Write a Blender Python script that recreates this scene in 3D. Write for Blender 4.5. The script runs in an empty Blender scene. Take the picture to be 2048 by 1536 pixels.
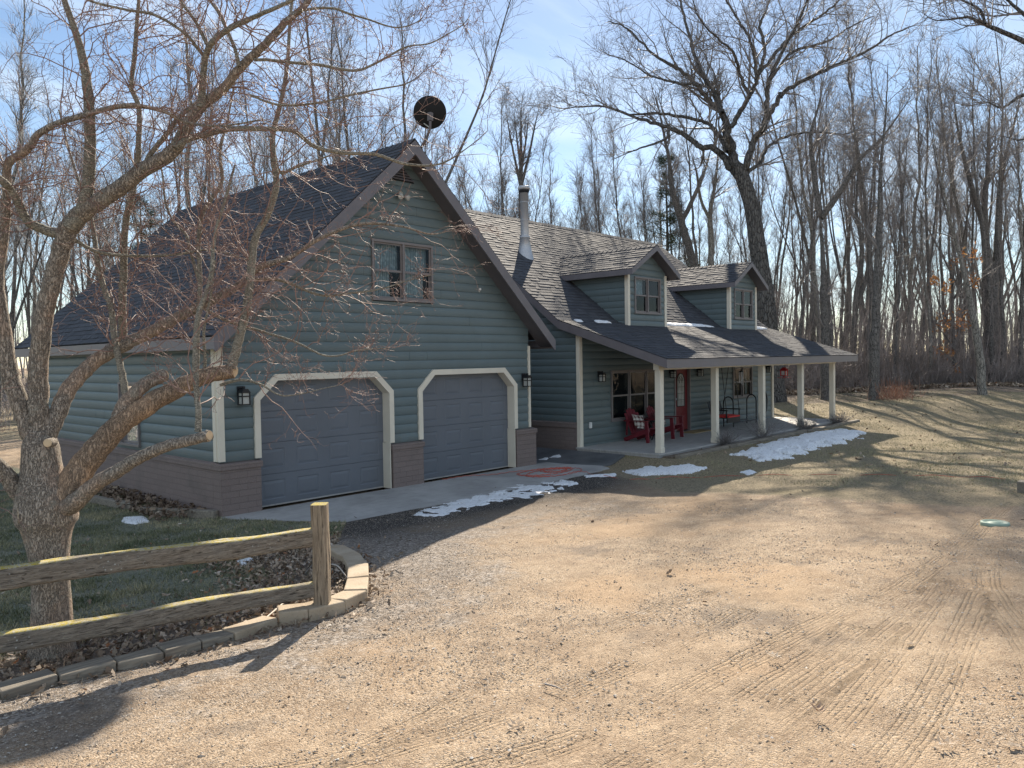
EXPOSURE = 1.26
SUN_E = 4.4
SKY_E = 0.060
CLOUD = .52
CLOUD_RGB = (7.4, 8.4, 9.6, 1)
SIDING = (.128, .170, .177)
BRICK = (.225, .178, .160)
FASCIA = (.155, .142, .150)
DOORC = (.135, .150, .172)
SAND1 = (.275, .198, .132); SAND2 = (.46, .348, .236)
import bpy, math, random
import numpy as np
from mathutils import Vector
random.seed(7)
RNG = np.random.default_rng(11)
SC = bpy.context.scene
COL = SC.collection
PI = math.pi

# ------------------------------------------------------------------ camera
CAM = np.array([-5.965, -11.7085, 2.4379])
YAW, PITCH, ROLL, FPX = -0.8310, -0.0322, -0.0161, 1570.56
RT = np.array([0.67388, -0.73867, -0.01608]); UP = np.array([0.03463, 0.00984, 0.99935]); FW = np.array([0.73803, 0.67400, -0.03221])
def ray(u, w): return FW + RT*(u-1024)/FPX + UP*(768-w)/FPX
def at(u, w, d): return CAM + ray(u, w)*d          # a point of the place, d metres in front of where the photographer stood
from mathutils import Matrix
cd = bpy.data.cameras.new('camera'); cam = bpy.data.objects.new('camera', cd); COL.objects.link(cam)
M = Matrix(((RT[0], UP[0], -FW[0], CAM[0]), (RT[1], UP[1], -FW[1], CAM[1]), (RT[2], UP[2], -FW[2], CAM[2]), (0, 0, 0, 1)))
cam.matrix_world = M
cd.sensor_fit = 'HORIZONTAL'; cd.sensor_width = 36; cd.lens = FPX/2048*36; cd.clip_end = 3000; cd.clip_start = .05
SC.camera = cam
SC.view_settings.view_transform = 'Standard'; SC.view_settings.look = 'None'; SC.view_settings.gamma = 1
SC.view_settings.exposure = EXPOSURE
# ------------------------------------------------------------------ light
EL, AZ = math.radians(32.5), math.radians(36)          # azimuth from +x towards +y
SUN = np.array([math.cos(EL)*math.cos(AZ), math.cos(EL)*math.sin(AZ), math.sin(EL)])
ld = bpy.data.lights.new('sun', 'SUN'); ld.energy = SUN_E; ld.angle = math.radians(.55); ld.color = (1, .89, .74)
lo = bpy.data.objects.new('sun', ld); COL.objects.link(lo)
lo.rotation_euler = Vector(SUN).to_track_quat('Z', 'Y').to_euler()
W = bpy.data.worlds.new('World'); SC.world = W; W.use_nodes = True
nt = W.node_tree; nt.nodes.clear()
out = nt.nodes.new('ShaderNodeOutputWorld'); bg = nt.nodes.new('ShaderNodeBackground'); bg.inputs[1].default_value = SKY_E
sky = nt.nodes.new('ShaderNodeTexSky'); sky.sky_type = 'NISHITA'; sky.sun_disc = False
sky.sun_elevation = EL; sky.sun_rotation = math.radians(90)-AZ; sky.altitude = 300; sky.air_density = 1.0; sky.dust_density = .10; sky.ozone_density = 1.2
tc = nt.nodes.new('ShaderNodeTexCoord'); sep = nt.nodes.new('ShaderNodeSeparateXYZ'); nt.links.new(tc.outputs['Generated'], sep.inputs[0])
def wm(op, a, b=None, c=None):
    n = nt.nodes.new('ShaderNodeMath'); n.operation = op
    for i, x in enumerate((a, b, c)):
        if x is None: continue
        if isinstance(x, (int, float)): n.inputs[i].default_value = x
        else: nt.links.new(x, n.inputs[i])
    return n.outputs[0]
zz = wm('ADD', wm('MAXIMUM', sep.outputs[2], 0.0), .12)
cmb = nt.nodes.new('ShaderNodeCombineXYZ')
nt.links.new(wm('DIVIDE', sep.outputs[0], zz), cmb.inputs[0]); nt.links.new(wm('DIVIDE', sep.outputs[1], zz), cmb.inputs[1])
mp = nt.nodes.new('ShaderNodeMapping'); mp.inputs['Rotation'].default_value = (0, 0, math.radians(-52)); mp.inputs['Scale'].default_value = (.42, 1.5, 1)
nt.links.new(cmb.outputs[0], mp.inputs[0])
nz = nt.nodes.new('ShaderNodeTexNoise'); nz.inputs['Scale'].default_value = 1.6; nz.inputs['Detail'].default_value = 7; nz.inputs['Roughness'].default_value = .56; nz.inputs['Distortion'].default_value = .5
nt.links.new(mp.outputs[0], nz.inputs[0])
rp = nt.nodes.new('ShaderNodeValToRGB'); rp.color_ramp.elements[0].position = .42; rp.color_ramp.elements[1].position = .70
nt.links.new(nz.outputs[0], rp.inputs[0])
mixc = nt.nodes.new('ShaderNodeMixRGB'); mixc.blend_type = 'MIX'
away = wm('ADD', wm('MULTIPLY', sep.outputs[0], -float(SUN[0])), wm('MULTIPLY', sep.outputs[1], -float(SUN[1])))   # unseen cloud glow, added opposite the sun to fill the shade
thick = wm('MULTIPLY', wm('MAXIMUM', wm('ADD', away, .15), 0.0), .45)  # strength of the added fill glow, separate from the visible cirrus
nt.links.new(wm('MINIMUM', wm('ADD', wm('MULTIPLY', rp.outputs[0], CLOUD), thick), .9), mixc.inputs[0]); nt.links.new(sky.outputs[0], mixc.inputs[1])
mixc.inputs[2].default_value = CLOUD_RGB
nt.links.new(mixc.outputs[0], bg.inputs[0]); nt.links.new(bg.outputs[0], out.inputs[0])

# ------------------------------------------------------------------ materials
class NT:
    def __init__(s, name):
        s.m = bpy.data.materials.new(name); s.m.use_nodes = True; s.t = s.m.node_tree
        s.b = s.t.nodes['Principled BSDF']; s.out = s.t.nodes['Material Output']
    def n(s, typ, **kw):
        n = s.t.nodes.new('ShaderNode'+typ)
        for k, v in kw.items():
            if k in n.inputs.keys(): s.set(n.inputs[k], v)
            else: setattr(n, k, v)
        return n
    def set(s, sock, v):
        if isinstance(v, bpy.types.NodeSocket): s.t.links.new(v, sock)
        else:
            if hasattr(sock.default_value, '__len__') and not isinstance(v, (int, float)) and len(v) == 3 and len(sock.default_value) == 4: v = (*v, 1)
            sock.default_value = v
    def math(s, op, a, b=0.0, c=0.0, clamp=False):
        n = s.t.nodes.new('ShaderNodeMath'); n.operation = op; n.use_clamp = clamp
        for i, x in enumerate((a, b, c)): s.set(n.inputs[i], x)
        return n.outputs[0]
    def mix(s, f, a, b, mode='MIX'):
        n = s.t.nodes.new('ShaderNodeMixRGB'); n.blend_type = mode
        s.set(n.inputs[0], f); s.set(n.inputs[1], a); s.set(n.inputs[2], b); return n.outputs[0]
    def obj(s): return s.n('TexCoord').outputs['Object']
    def uv(s): return s.n('TexCoord').outputs['UV']
    def geo(s): return s.n('NewGeometry').outputs['Position']
    def map(s, v, sc=(1, 1, 1), rot=(0, 0, 0)):
        n = s.t.nodes.new('ShaderNodeMapping'); s.set(n.inputs[0], v); n.inputs['Scale'].default_value = sc; n.inputs['Rotation'].default_value = rot; return n.outputs[0]
    def noise(s, v, scale, detail=4, rough=.55, dist=0, col=False):
        n = s.n('TexNoise'); s.set(n.inputs['Vector'], v); n.inputs['Scale'].default_value = scale; n.inputs['Detail'].default_value = detail
        n.inputs['Roughness'].default_value = rough; n.inputs['Distortion'].default_value = dist
        return n.outputs['Color' if col else 'Fac']
    def vor(s, v, scale, out='Distance', feature='F1'):
        n = s.n('TexVoronoi'); n.feature = feature; s.set(n.inputs['Vector'], v); n.inputs['Scale'].default_value = scale; return n.outputs[out]
    def ramp(s, f, *stops):
        n = s.t.nodes.new('ShaderNodeValToRGB'); s.set(n.inputs[0], f); cr = n.color_ramp
        while len(cr.elements) < len(stops): cr.elements.new(.5)
        for e, (p, c) in zip(cr.elements, stops):
            e.position = p; e.color = (*c, 1) if not isinstance(c, (int, float)) else (c, c, c, 1)
        return n.outputs[0]
    def sm(s, x, a, b):
        n = s.t.nodes.new('ShaderNodeMapRange'); n.interpolation_type = 'SMOOTHSTEP'; s.set(n.inputs[0], x); n.inputs[1].default_value = a; n.inputs[2].default_value = b; return n.outputs[0]
    def attr(s, name): return s.n('Attribute', attribute_name=name).outputs['Fac']
    def bump(s, h, strength=.3, dist=.01, nrm=None):
        n = s.t.nodes.new('ShaderNodeBump'); s.set(n.inputs['Height'], h); n.inputs['Strength'].default_value = strength; n.inputs['Distance'].default_value = dist
        if nrm is not None: s.set(n.inputs['Normal'], nrm)
        return n.outputs[0]
    def fin(s, col, rough=.6, nrm=None, spec=.5, metal=0):
        s.set(s.b.inputs['Base Color'], col); s.set(s.b.inputs['Roughness'], rough); s.b.inputs['Specular IOR Level'].default_value = spec
        s.b.inputs['Metallic'].default_value = metal
        if nrm is not None: s.set(s.b.inputs['Normal'], nrm)
        return s.m
def mul(c, k): return tuple(x*k for x in c)
def m_paint(name, c, rough=.5, var=.12, scale=3., bump=.1, bs=60., spec=.4):
    t = NT(name); o = t.geo()
    a = t.noise(o, scale, 5, .6); b = t.noise(o, bs, 3)
    col = t.mix(t.sm(a, .3, .7), mul(c, 1-var), mul(c, 1+var))
    return t.fin(col, t.math('MULTIPLY_ADD', a, .25, rough-.12), t.bump(b, bump, .004), spec)
def m_wood(name, c1, c2, scale=(1, 12, 12), rough=.8, bump=.5):
    t = NT(name); o = t.obj(); v = t.map(o, scale)
    a = t.noise(v, 3, 8, .65, .6); b = t.noise(o, 2.2, 3)
    col = t.mix(t.sm(a, .3, .7), c1, c2); col = t.mix(t.math('MULTIPLY', t.sm(b, .45, .8), .5), col, mul(c1, .55))
    return t.fin(col, rough, t.bump(a, bump, .01), .25)
MAT = {}
def build_materials():
    # log siding
    t = NT('sage_siding'); o = t.geo(); a = t.noise(o, 1.1, 5, .6); g = t.noise(t.map(o, (1.5, 1.5, 30)), 4, 6, .6)
    c = t.mix(t.sm(a, .3, .7), mul(SIDING, .93), mul(SIDING, 1.07)); c = t.mix(t.math('MULTIPLY', t.sm(g, .5, .75), .12), c, mul(SIDING, .75))
    sx = t.n('SeparateXYZ'); t.set(sx.inputs[0], o); row = t.math('FLOOR', t.math('DIVIDE', t.math('SUBTRACT', sx.outputs[2], .86), .1755)); wn = t.n('TexWhiteNoise', noise_dimensions='2D'); cv = t.n('CombineXYZ'); t.set(cv.inputs[0], row); t.set(cv.inputs[1], t.math('FLOOR', t.math('DIVIDE', t.math('ADD', sx.outputs[0], t.math('MULTIPLY', row, 1.37)), 3.7))); t.set(wn.inputs['Vector'], cv.outputs[0])
    c = t.mix(t.math('MULTIPLY', wn.outputs['Value'], .45), c, t.mix(.5, mul(SIDING, .74), (.13, .15, .14)))
    dz = t.math('MULTIPLY', t.sm(sx.outputs[2], 1.35, .80), t.sm(t.noise(t.map(o, (2, 2, 5)), 3, 5, .7), .42, .66)); c = t.mix(t.math('MULTIPLY', dz, .35), c, (.16, .145, .12))
    MAT['siding'] = t.fin(c, .48, t.bump(g, .08, .004), .4)
    # painted split-face brick, flat UVs in metres
    t = NT('painted_brick'); v = t.uv(); br = t.n('TexBrick'); t.set(br.inputs['Vector'], v)
    br.inputs['Scale'].default_value = 1; br.inputs['Mortar Size'].default_value = .006; br.inputs['Mortar Smooth'].default_value = .35; br.inputs['Brick Width'].default_value = .3; br.inputs['Row Height'].default_value = .1
    br.inputs['Color1'].default_value = (*mul(BRICK, 1.0), 1); br.inputs['Color2'].default_value = (*mul(BRICK, .84), 1); br.inputs['Mortar'].default_value = (*mul(BRICK, .62), 1)
    n1 = t.noise(t.geo(), 45, 5, .7); n2 = t.noise(t.geo(), 1.6, 4)
    c = t.mix(.55, br.outputs['Color'], t.mix(t.sm(n1, .35, .7), mul(BRICK, .78), mul(BRICK, 1.15)))
    c = t.mix(t.math('MULTIPLY', t.sm(n2, .52, .8), .35), c, (.09, .085, .075))
    h = t.math('MULTIPLY_ADD', br.outputs['Fac'], -1.0, t.math('MULTIPLY', n1, .45))
    MAT['brick'] = t.fin(c, .75, t.bump(h, .6, .012), .3)
    MAT['trim'] = m_paint('cream_trim', (.70, .645, .53), .45, .05, 2, .04)
    MAT['fascia'] = m_paint('taupe_fascia', FASCIA, .45, .09, 2.5, .05)
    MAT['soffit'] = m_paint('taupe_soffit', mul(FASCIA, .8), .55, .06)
    t = NT('garage_door_paint'); g = t.noise(t.map(t.geo(), (2, 2, 40)), 5, 5, .6); n2 = t.noise(t.geo(), 1.3, 4)
    c = t.mix(t.sm(n2, .3, .7), mul(DOORC, .94), mul(DOORC, 1.05)); MAT['gdoor'] = t.fin(c, .42, t.bump(g, .1, .003), .4)
    # shingles: per-tab tint attribute + granules
    t = NT('asphalt_shingle'); k = t.attr('tint'); n1 = t.noise(t.geo(), 220, 3, .7); n2 = t.noise(t.geo(), .9, 4, .6)
    c = t.mix(k, (.040, .046, .060), (.125, .134, .152)); c = t.mix(t.sm(n1, .35, .75), mul((.07, .07, .075), .8), c)
    c = t.mix(t.math('MULTIPLY', t.sm(n2, .5, .8), .25), c, (.12, .125, .135))
    MAT['shingle'] = t.fin(c, .8, t.bump(n1, .4, .003), .16)
    MAT['frame'] = m_paint('taupe_window_frame', (.19, .17, .165), .45, .06)
    MAT['dark'] = m_paint('dark_interior', (.012, .014, .017), .8, .1)
    t = NT('window_glass'); t.t.nodes.remove(t.b)
    gl = t.n('BsdfGlossy'); gl.inputs['Roughness'].default_value = .015; gl.inputs['Color'].default_value = (.9, .95, 1, 1)
    tr = t.n('BsdfTransparent'); tr.inputs[0].default_value = (.72, .80, .83, 1)
    wv = t.noise(t.geo(), 1.7, 2); gl_n = t.bump(wv, .12, .05); t.t.links.new(gl_n, gl.inputs['Normal'])
    fr = t.n('Fresnel'); fr.inputs[0].default_value = 1.32
    mx = t.n('MixShader'); t.t.links.new(fr.outputs[0], mx.inputs[0]); t.t.links.new(tr.outputs[0], mx.inputs[1]); t.t.links.new(gl.outputs[0], mx.inputs[2]); t.t.links.new(mx.outputs[0], t.out.inputs[0])
    MAT['glass'] = t.m
    t = NT('lace_curtain'); v = t.geo(); w = t.n('TexWave'); t.set(w.inputs['Vector'], t.map(v, (9, 9, 1.5))); w.inputs['Scale'].default_value = 1; w.inputs['Distortion'].default_value = 3; w.inputs['Detail'].default_value = 3
    vv = t.vor(t.map(v, (1, 1, .8)), 16, 'Distance'); c = t.mix(w.outputs[0], (.16, .20, .21), (.62, .68, .68)); c = t.mix(t.math('MULTIPLY', t.sm(vv, .25, .6), .5), c, (.12, .16, .17))
    MAT['lace'] = t.fin(c, .9)
    MAT['black'] = m_paint('black_metal', (.014, .014, .016), .45, .2)
    MAT['lampglass'] = m_paint('frosted_lamp_glass', (.42, .43, .40), .25, .1)
    MAT['white'] = m_paint('white_plastic', (.72, .72, .70), .4, .05)
    t = NT('galvanised_pipe'); n1 = t.noise(t.map(t.geo(), (3, 3, 12)), 5, 4); MAT['steel'] = t.fin(t.mix(n1, (.40, .41, .43), (.58, .59, .60)), .42, None, .5, .35)
    MAT['reddoor'] = m_paint('red_door_paint', (.17, .022, .024), .4, .08)
    MAT['redchair'] = m_paint('red_chair_paint', (.155, .018, .028), .45, .12)
    MAT['redcloth'] = m_paint('red_cushion_cloth', (.62, .055, .05), .85, .1)
    t = NT('plaid_cloth'); v = t.uv(); sx = t.n('SeparateXYZ'); t.set(sx.inputs[0], v)
    fx = t.math('FRACT', t.math('MULTIPLY', sx.outputs[0], 7.5)); fy = t.math('FRACT', t.math('MULTIPLY', sx.outputs[1], 7.5))
    a = t.math('GREATER_THAN', fx, .5); b = t.math('GREATER_THAN', fy, .5)
    c = t.mix(t.math('MULTIPLY', t.math('ADD', a, b), .5), (.62, .58, .52), (.10, .035, .035)); MAT['plaid'] = t.fin(c, .9)
    MAT['concrete'] = None
    t = NT('broom_concrete'); o = t.geo(); n1 = t.noise(o, .8, 6, .65); n2 = t.noise(o, 60, 4, .7); n3 = t.noise(t.map(o, (1, 5, 1)), 3, 5, .6); vv = t.vor(o, 9)
    c = t.mix(t.sm(n1, .3, .7), (.30, .29, .275), (.44, .43, .41)); c = t.mix(t.math('MULTIPLY', t.sm(n3, .45, .75), .35), c, (.22, .215, .21)); c = t.mix(t.math('MULTIPLY', t.math('LESS_THAN', vv, .08), .5), c, (.14, .13, .12)); c = t.mix(t.math('MULTIPLY', t.sm(t.noise(o, 1.7, 5, .7), .53, .72), .45), c, (.19, .18, .17))
    MAT['concrete'] = t.fin(c, .8, t.bump(n2, .25, .004), .3)
    t = NT('dark_concrete'); o = t.geo(); n1 = t.noise(o, 1.1, 6, .65); n2 = t.noise(o, 60, 4, .7)
    MAT['dark_ground'] = t.fin(t.mix(t.sm(n1, .3, .7), (.075, .08, .085), (.15, .155, .16)), .5, t.bump(n2, .25, .004), .4)  # darker and slightly smoother than the apron concrete
    t = NT('deck_boards'); o = t.geo(); sx = t.n('SeparateXYZ'); t.set(sx.inputs[0], o); n1 = t.noise(t.map(o, (.6, 14, 1)), 3, 5, .6); n2 = t.noise(o, .9, 4)
    c = t.mix(t.sm(n1, .3, .7), (.34, .33, .315), (.46, .45, .43)); c = t.mix(t.math('MULTIPLY', t.sm(n2, .5, .75), .3), c, (.26, .25, .23)); MAT['deck'] = t.fin(c, .6, t.bump(n1, .15, .004), .35)
    MAT['timber'] = m_wood('weathered_timber', (.155, .135, .11), (.30, .265, .21))
    # split rail: grey weathered wood with yellow-green lichen on faces that look up
    t = NT('lichen_rail_wood'); o = t.obj(); g = t.noise(t.map(o, (1.6, 14, 22), (0, 0, .75)), 3, 9, .72, 1.0); gk = t.noise(t.map(o, (1.0, 24, 34), (0, 0, .75)), 2.4, 5, .6, .6); n2 = t.noise(o, 3, 4); n3 = t.noise(o, 38, 5, .75)
    c = t.mix(t.sm(g, .3, .7), (.105, .088, .072), (.33, .285, .225)); c = t.mix(t.math('MULTIPLY', t.sm(n2, .45, .75), .4), c, (.16, .155, .14))
    c = t.mix(t.math('MULTIPLY', t.sm(gk, .57, .63), .8), c, (.035, .028, .022)); c = t.mix(t.math('MULTIPLY', t.sm(t.vor(o, 30), .22, .10), t.sm(n2, .5, .7)), c, (.42, .43, .40))
    sn = t.n('SeparateXYZ'); t.set(sn.inputs[0], t.n('NewGeometry').outputs['Normal'])
    upm = t.sm(t.math('MULTIPLY_ADD', n3, .9, sn.outputs[2]), .95, 1.2)
    lic = t.mix(t.sm(n3, .4, .6), (.44, .34, .05), (.42, .39, .29)); c = t.mix(t.math('MULTIPLY', upm, t.sm(t.noise(o, 2.2, 4, .6), .34, .5)), c, lic)
    MAT['rail'] = t.fin(c, .85, t.bump(t.math('ADD', g, t.math('MULTIPLY', n3, .5)), .8, .012), .2)
    t = NT('fence_post_wood'); o = t.obj(); g = t.noise(t.map(o, (16, 16, 1.3)), 3, 9, .75, 1.2); gk = t.noise(t.map(o, (26, 26, 1.0)), 2.4, 5, .6, .6); n2 = t.noise(o, 3, 4); n3 = t.noise(o, 30, 5, .75)
    c = t.mix(t.sm(g, .32, .68), (.19, .15, .11), (.40, .325, .235)); c = t.mix(t.math('MULTIPLY', t.sm(n2, .45, .75), .35), c, (.16, .135, .10))
    c = t.mix(t.math('MULTIPLY', t.sm(gk, .57, .63), .8), c, (.06, .045, .032)); sn = t.n('SeparateXYZ'); t.set(sn.inputs[0], t.n('NewGeometry').outputs['Normal']); upm = t.sm(t.math('MULTIPLY_ADD', n3, .9, sn.outputs[2]), 1.0, 1.25)
    c = t.mix(upm, c, t.mix(t.sm(n3, .4, .6), (.42, .33, .04), (.33, .29, .17))); MAT['postwood'] = t.fin(c, .85, t.bump(g, .9, .014), .2)
    t = NT('snow'); o = t.geo(); n1 = t.noise(o, 14, 5, .6); n2 = t.noise(o, 55, 3); d = t.sm(t.noise(t.map(o, (1, 2.4, 1)), 13, 5, .75), .545, .63)
    c = t.mix(t.math('MULTIPLY', d, .7), (.90, .91, .92), (.34, .32, .28)); MAT['snow'] = t.fin(c, .6, t.bump(t.math('ADD', n1, t.math('MULTIPLY', n2, .4)), .9, .05), .4)
    # barks
    def bark(name, c1, c2, sc, zs, bd, lich=None, peel=None, ck=.38):
        t = NT(name); o = t.obj(); v = t.map(o, (1, 1, zs)); w = t.noise(v, sc*.6, 4, .6, col=True)
        vv = t.n('VectorMath'); vv.operation = 'MULTIPLY_ADD'; t.set(vv.inputs[0], w); vv.inputs[1].default_value = (.12, .12, .12); t.set(vv.inputs[2], v)
        cr = t.vor(vv.outputs[0], sc, 'Distance', 'DISTANCE_TO_EDGE'); n1 = t.noise(v, sc*2.2, 6, .7); n2 = t.noise(o, 2.4, 4, .6)
        c = t.mix(t.sm(n1, .3, .7), c1, c2)
        if peel: c = t.mix(t.math('MULTIPLY', t.sm(n2, .50, .62), .75), c, peel)
        c = t.mix(t.sm(t.math('ADD', cr, t.math('MULTIPLY', t.math('SUBTRACT', n2, .5), .12)), .0, .11), mul(c1, ck), c)
        if lich: c = t.mix(t.math('MULTIPLY', t.sm(t.noise(o, 9, 5, .7), .56, .68), .6), c, lich)
        h = t.math('ADD', t.sm(cr, 0, .2), t.math('MULTIPLY', n1, .5)); return t.fin(c, .85, t.bump(h, .8, bd), .2)
    MAT['bark_crab'] = bark('crabapple_bark', (.255, .22, .185), (.47, .415, .345), 44, .30, .011, (.33, .32, .27), (.46, .345, .26), .42)
    MAT['bark_cut'] = bark('stripped_limb_bark', (.24, .18, .135), (.44, .33, .23), 44, .22, .009, None, (.54, .375, .25), .5)
    MAT['bark_smooth'] = bark('smooth_grey_bark', (.24, .225, .185), (.38, .355, .29), 34, 2., .004)
    MAT['bark_oak'] = bark('oak_bark', (.085, .082, .08), (.18, .172, .16), 11, .28, .05, (.16, .17, .16))
    MAT['bark_wood'] = bark('woodland_bark', (.13, .122, .115), (.27, .255, .235), 18, .3, .03)
    MAT['bark_light'] = bark('pale_woodland_bark', (.20, .19, .17), (.36, .34, .30), 14, .3, .02)
    t = NT('birch_bark'); o = t.obj(); n1 = t.noise(t.map(o, (4, 4, 40)), 2, 4); c = t.mix(t.sm(n1, .58, .7), (.38, .37, .35), (.06, .055, .05)); MAT['birch'] = t.fin(c, .7)
    MAT['twig'] = m_paint('crabapple_twig', (.25, .165, .14), .62, .3, 5, .1, 60, .25)
    MAT['twig_wood'] = m_paint('woodland_twig', (.20, .185, .178), .6, .3, .6, 0)
    MAT['brush'] = m_paint('brush_stem', (.285, .245, .225), .7, .45, .8, 0)
    MAT['rust'] = m_paint('rust_brush_stem', (.30, .155, .10), .7, .4, 2, 0)
    t = NT('cut_wood'); o = t.obj(); w = t.n('TexNoise'); n1 = t.noise(o, 26, 4, .6); MAT['cutwood'] = t.fin(t.mix(n1, (.48, .34, .20), (.68, .56, .38)), .8)
    # dead leaves: per-leaf tint attribute
    t = NT('dead_leaf'); k = t.attr('tint'); c = t.ramp(k, (0, (.075, .048, .032)), (.35, (.23, .165, .115)), (.7, (.40, .32, .235)), (.93, (.56, .48, .39)), (1, (.34, .15, .065))); n1 = t.noise(t.geo(), 60, 3)
    MAT['leaf'] = t.fin(t.mix(t.math('MULTIPLY', t.sm(n1, .4, .7), .3), c, (.10, .07, .05)), .7, None, .3)
    t.b.inputs['Subsurface Weight'].default_value = 0
    t = NT('orange_leaf'); k = t.attr('tint'); c = t.ramp(k, (0, (.28, .12, .05)), (.5, (.52, .24, .09)), (1, (.62, .38, .18)))
    di = t.n('BsdfDiffuse'); tl = t.n('BsdfTranslucent'); t.set(di.inputs[0], c); t.set(tl.inputs[0], c); mx = t.n('MixShader'); mx.inputs[0].default_value = .5
    t.t.links.new(di.outputs[0], mx.inputs[1]); t.t.links.new(tl.outputs[0], mx.inputs[2]); t.t.links.new(mx.outputs[0], t.out.inputs[0]); MAT['oleaf'] = t.m
    t = NT('pine_needle'); k = t.attr('tint'); c = t.mix(k, (.022, .040, .020), (.075, .105, .05)); MAT['needle'] = t.fin(c, .6, None, .3)
    t = NT('grass_blade'); k = t.attr('tint'); c = t.ramp(k, (0, (.08, .10, .05)), (.45, (.20, .205, .115)), (1, (.42, .37, .23))); MAT['blade'] = t.fin(c, .7, None, .25)
    t = NT('gravel_stone'); k = t.attr('tint'); c = t.ramp(k, (0, (.17, .14, .115)), (.4, (.34, .28, .215)), (.75, (.46, .40, .33)), (1, (.68, .64, .58))); n1 = t.noise(t.geo(), 90, 3); MAT['stone'] = t.fin(t.mix(t.math('MULTIPLY', n1, .4), c, (.2, .17, .14)), .8, None, .3)
    MAT['block'] = None
    t = NT('concrete_edging_block'); o = t.geo(); n1 = t.noise(o, 50, 5, .7); n2 = t.noise(o, 3, 4); c = t.mix(t.sm(n2, .3, .7), (.36, .285, .20), (.46, .38, .28)); c = t.mix(t.math('MULTIPLY', t.sm(n1, .5, .75), .5), c, (.20, .16, .12)); MAT['block'] = t.fin(c, .9, t.bump(n1, .6, .01), .2)
    t = NT('orange_cord'); MAT['cord'] = t.fin((.50, .10, .06), .6)
    t = NT('lid_green'); MAT['lid'] = m_paint('green_plastic_lid', (.27, .36, .28), .55, .15)
    MAT['mat'] = m_paint('tan_doormat', (.36, .27, .14), .9, .2)
    MAT['redmetal'] = m_paint('red_feeder_metal', (.50, .03, .035), .4, .1)
    MAT['stickwhite'] = m_paint('pale_stick', (.55, .48, .40), .7, .2)
    # the ground
    t = NT('ground'); o = t.geo(); gr = t.attr('grass'); green = t.attr('green'); gv = t.attr('grav'); lf = t.attr('leaf'); tv = t.attr('tv'); tu = t.attr('tu'); damp_shade = t.attr('dark_ground')
    nb = t.noise(o, .55, 5, .6); nm = t.noise(o, 3.2, 5, .65); nf = t.noise(o, 26, 6, .72); nff = t.noise(o, 110, 3, .7)
    sand = t.mix(t.sm(nm, .3, .72), SAND1, SAND2); sand = t.mix(t.math('MULTIPLY', t.sm(nf, .46, .72), .7), sand, mul(SAND2, 1.25)); nsp = t.noise(o, 130, 3, .85); vg = t.vor(o, 105, 'Color'); sg = t.n('SeparateColor'); t.set(sg.inputs[0], vg); vgd = t.vor(o, 105, 'Distance')
    sk = t.sm(t.math('ADD', t.noise(o, .8, 4, .6), t.math('MULTIPLY', gv, .35)), .42, .64); sand = t.mix(t.math('MULTIPLY', t.sm(sg.outputs[0], .72, .78), t.math('MULTIPLY_ADD', sk, .55, .18)), sand, (.10, .082, .066)); sand = t.mix(t.math('MULTIPLY', t.sm(sg.outputs[1], .80, .84), t.math('MULTIPLY_ADD', sk, .45, .2)), sand, (.60, .50, .39)); sand = t.mix(t.math('MULTIPLY', t.sm(nsp, .56, .68), .75), sand, (.62, .52, .40)); sand = t.mix(t.math('MULTIPLY', t.sm(nsp, .44, .33), .4), sand, (.14, .112, .09)); sand = t.mix(t.math('MULTIPLY', t.sm(t.noise(o, .45, 4, .55), .5, .66), .5), sand, (.46, .315, .19))
    vs = t.vor(o, 42, 'Color'); sv = t.n('SeparateColor'); t.set(sv.inputs[0], vs); vd = t.vor(o, 42, 'Distance')
    peb = t.ramp(sv.outputs[0], (0, (.10, .088, .08)), (.5, (.25, .215, .18)), (1, (.50, .46, .42)))
    gvm = t.sm(t.math('ADD', t.math('MULTIPLY', t.math('SUBTRACT', nm, .5), 1.1), t.math('ADD', gv, t.math('MULTIPLY', t.math('SUBTRACT', nb, .5), .9))), .35, .75)
    c = t.mix(t.math('MULTIPLY', gvm, .8), sand, peb)
    c = t.mix(t.math('MULTIPLY', t.sm(t.noise(t.map(o, (1, 1.5, 1)), .8, 5, .66), .54, .70), .6), c, (.15, .125, .105))
    c = t.mix(t.math('MULTIPLY', damp_shade, .97), c, t.mix(t.sm(sg.outputs[0], .8, .9), (.055, .049, .044), (.30, .27, .24)))  # wet gravel plus shade painted into the ground colour
    turf = t.mix(t.sm(nf, .32, .68), (.16, .13, .085), (.43, .355, .235)); turf = t.mix(t.math('MULTIPLY', t.sm(nb, .50, .72), .30), turf, (.19, .165, .075)); turf = t.mix(t.math('MULTIPLY', t.sm(nm, .55, .75), .4), turf, (.16, .12, .085))
    lawn = t.mix(t.sm(nf, .3, .7), (.09, .10, .07), (.29, .29, .21)); lawn = t.mix(t.math('MULTIPLY', t.sm(nm, .42, .7), .75), lawn, (.29, .27, .20)); lawn = t.mix(t.math('MULTIPLY', t.sm(nff, .52, .66), .6), lawn, (.04, .045, .032)); lawn = t.mix(t.math('MULTIPLY', t.sm(nsp, .56, .68), .6), lawn, (.38, .35, .26)); turf = t.mix(t.math('MULTIPLY', t.sm(nff, .52, .66), .5), turf, (.10, .08, .05))
    turf = t.mix(t.math('MULTIPLY', t.attr('moss'), t.sm(nf, .35, .6)), turf, (.30, .27, .085)); gcol = t.mix(green, turf, lawn)
    gm = t.sm(t.math('ADD', gr, t.math('MULTIPLY', t.math('SUBTRACT', t.noise(o, 5, 6, .75), .5), .8)), .38, .62)
    c = t.mix(gm, c, gcol)
    lm = t.sm(t.math('ADD', lf, t.math('MULTIPLY', t.math('SUBTRACT', nf, .5), .8)), .4, .6)
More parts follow.
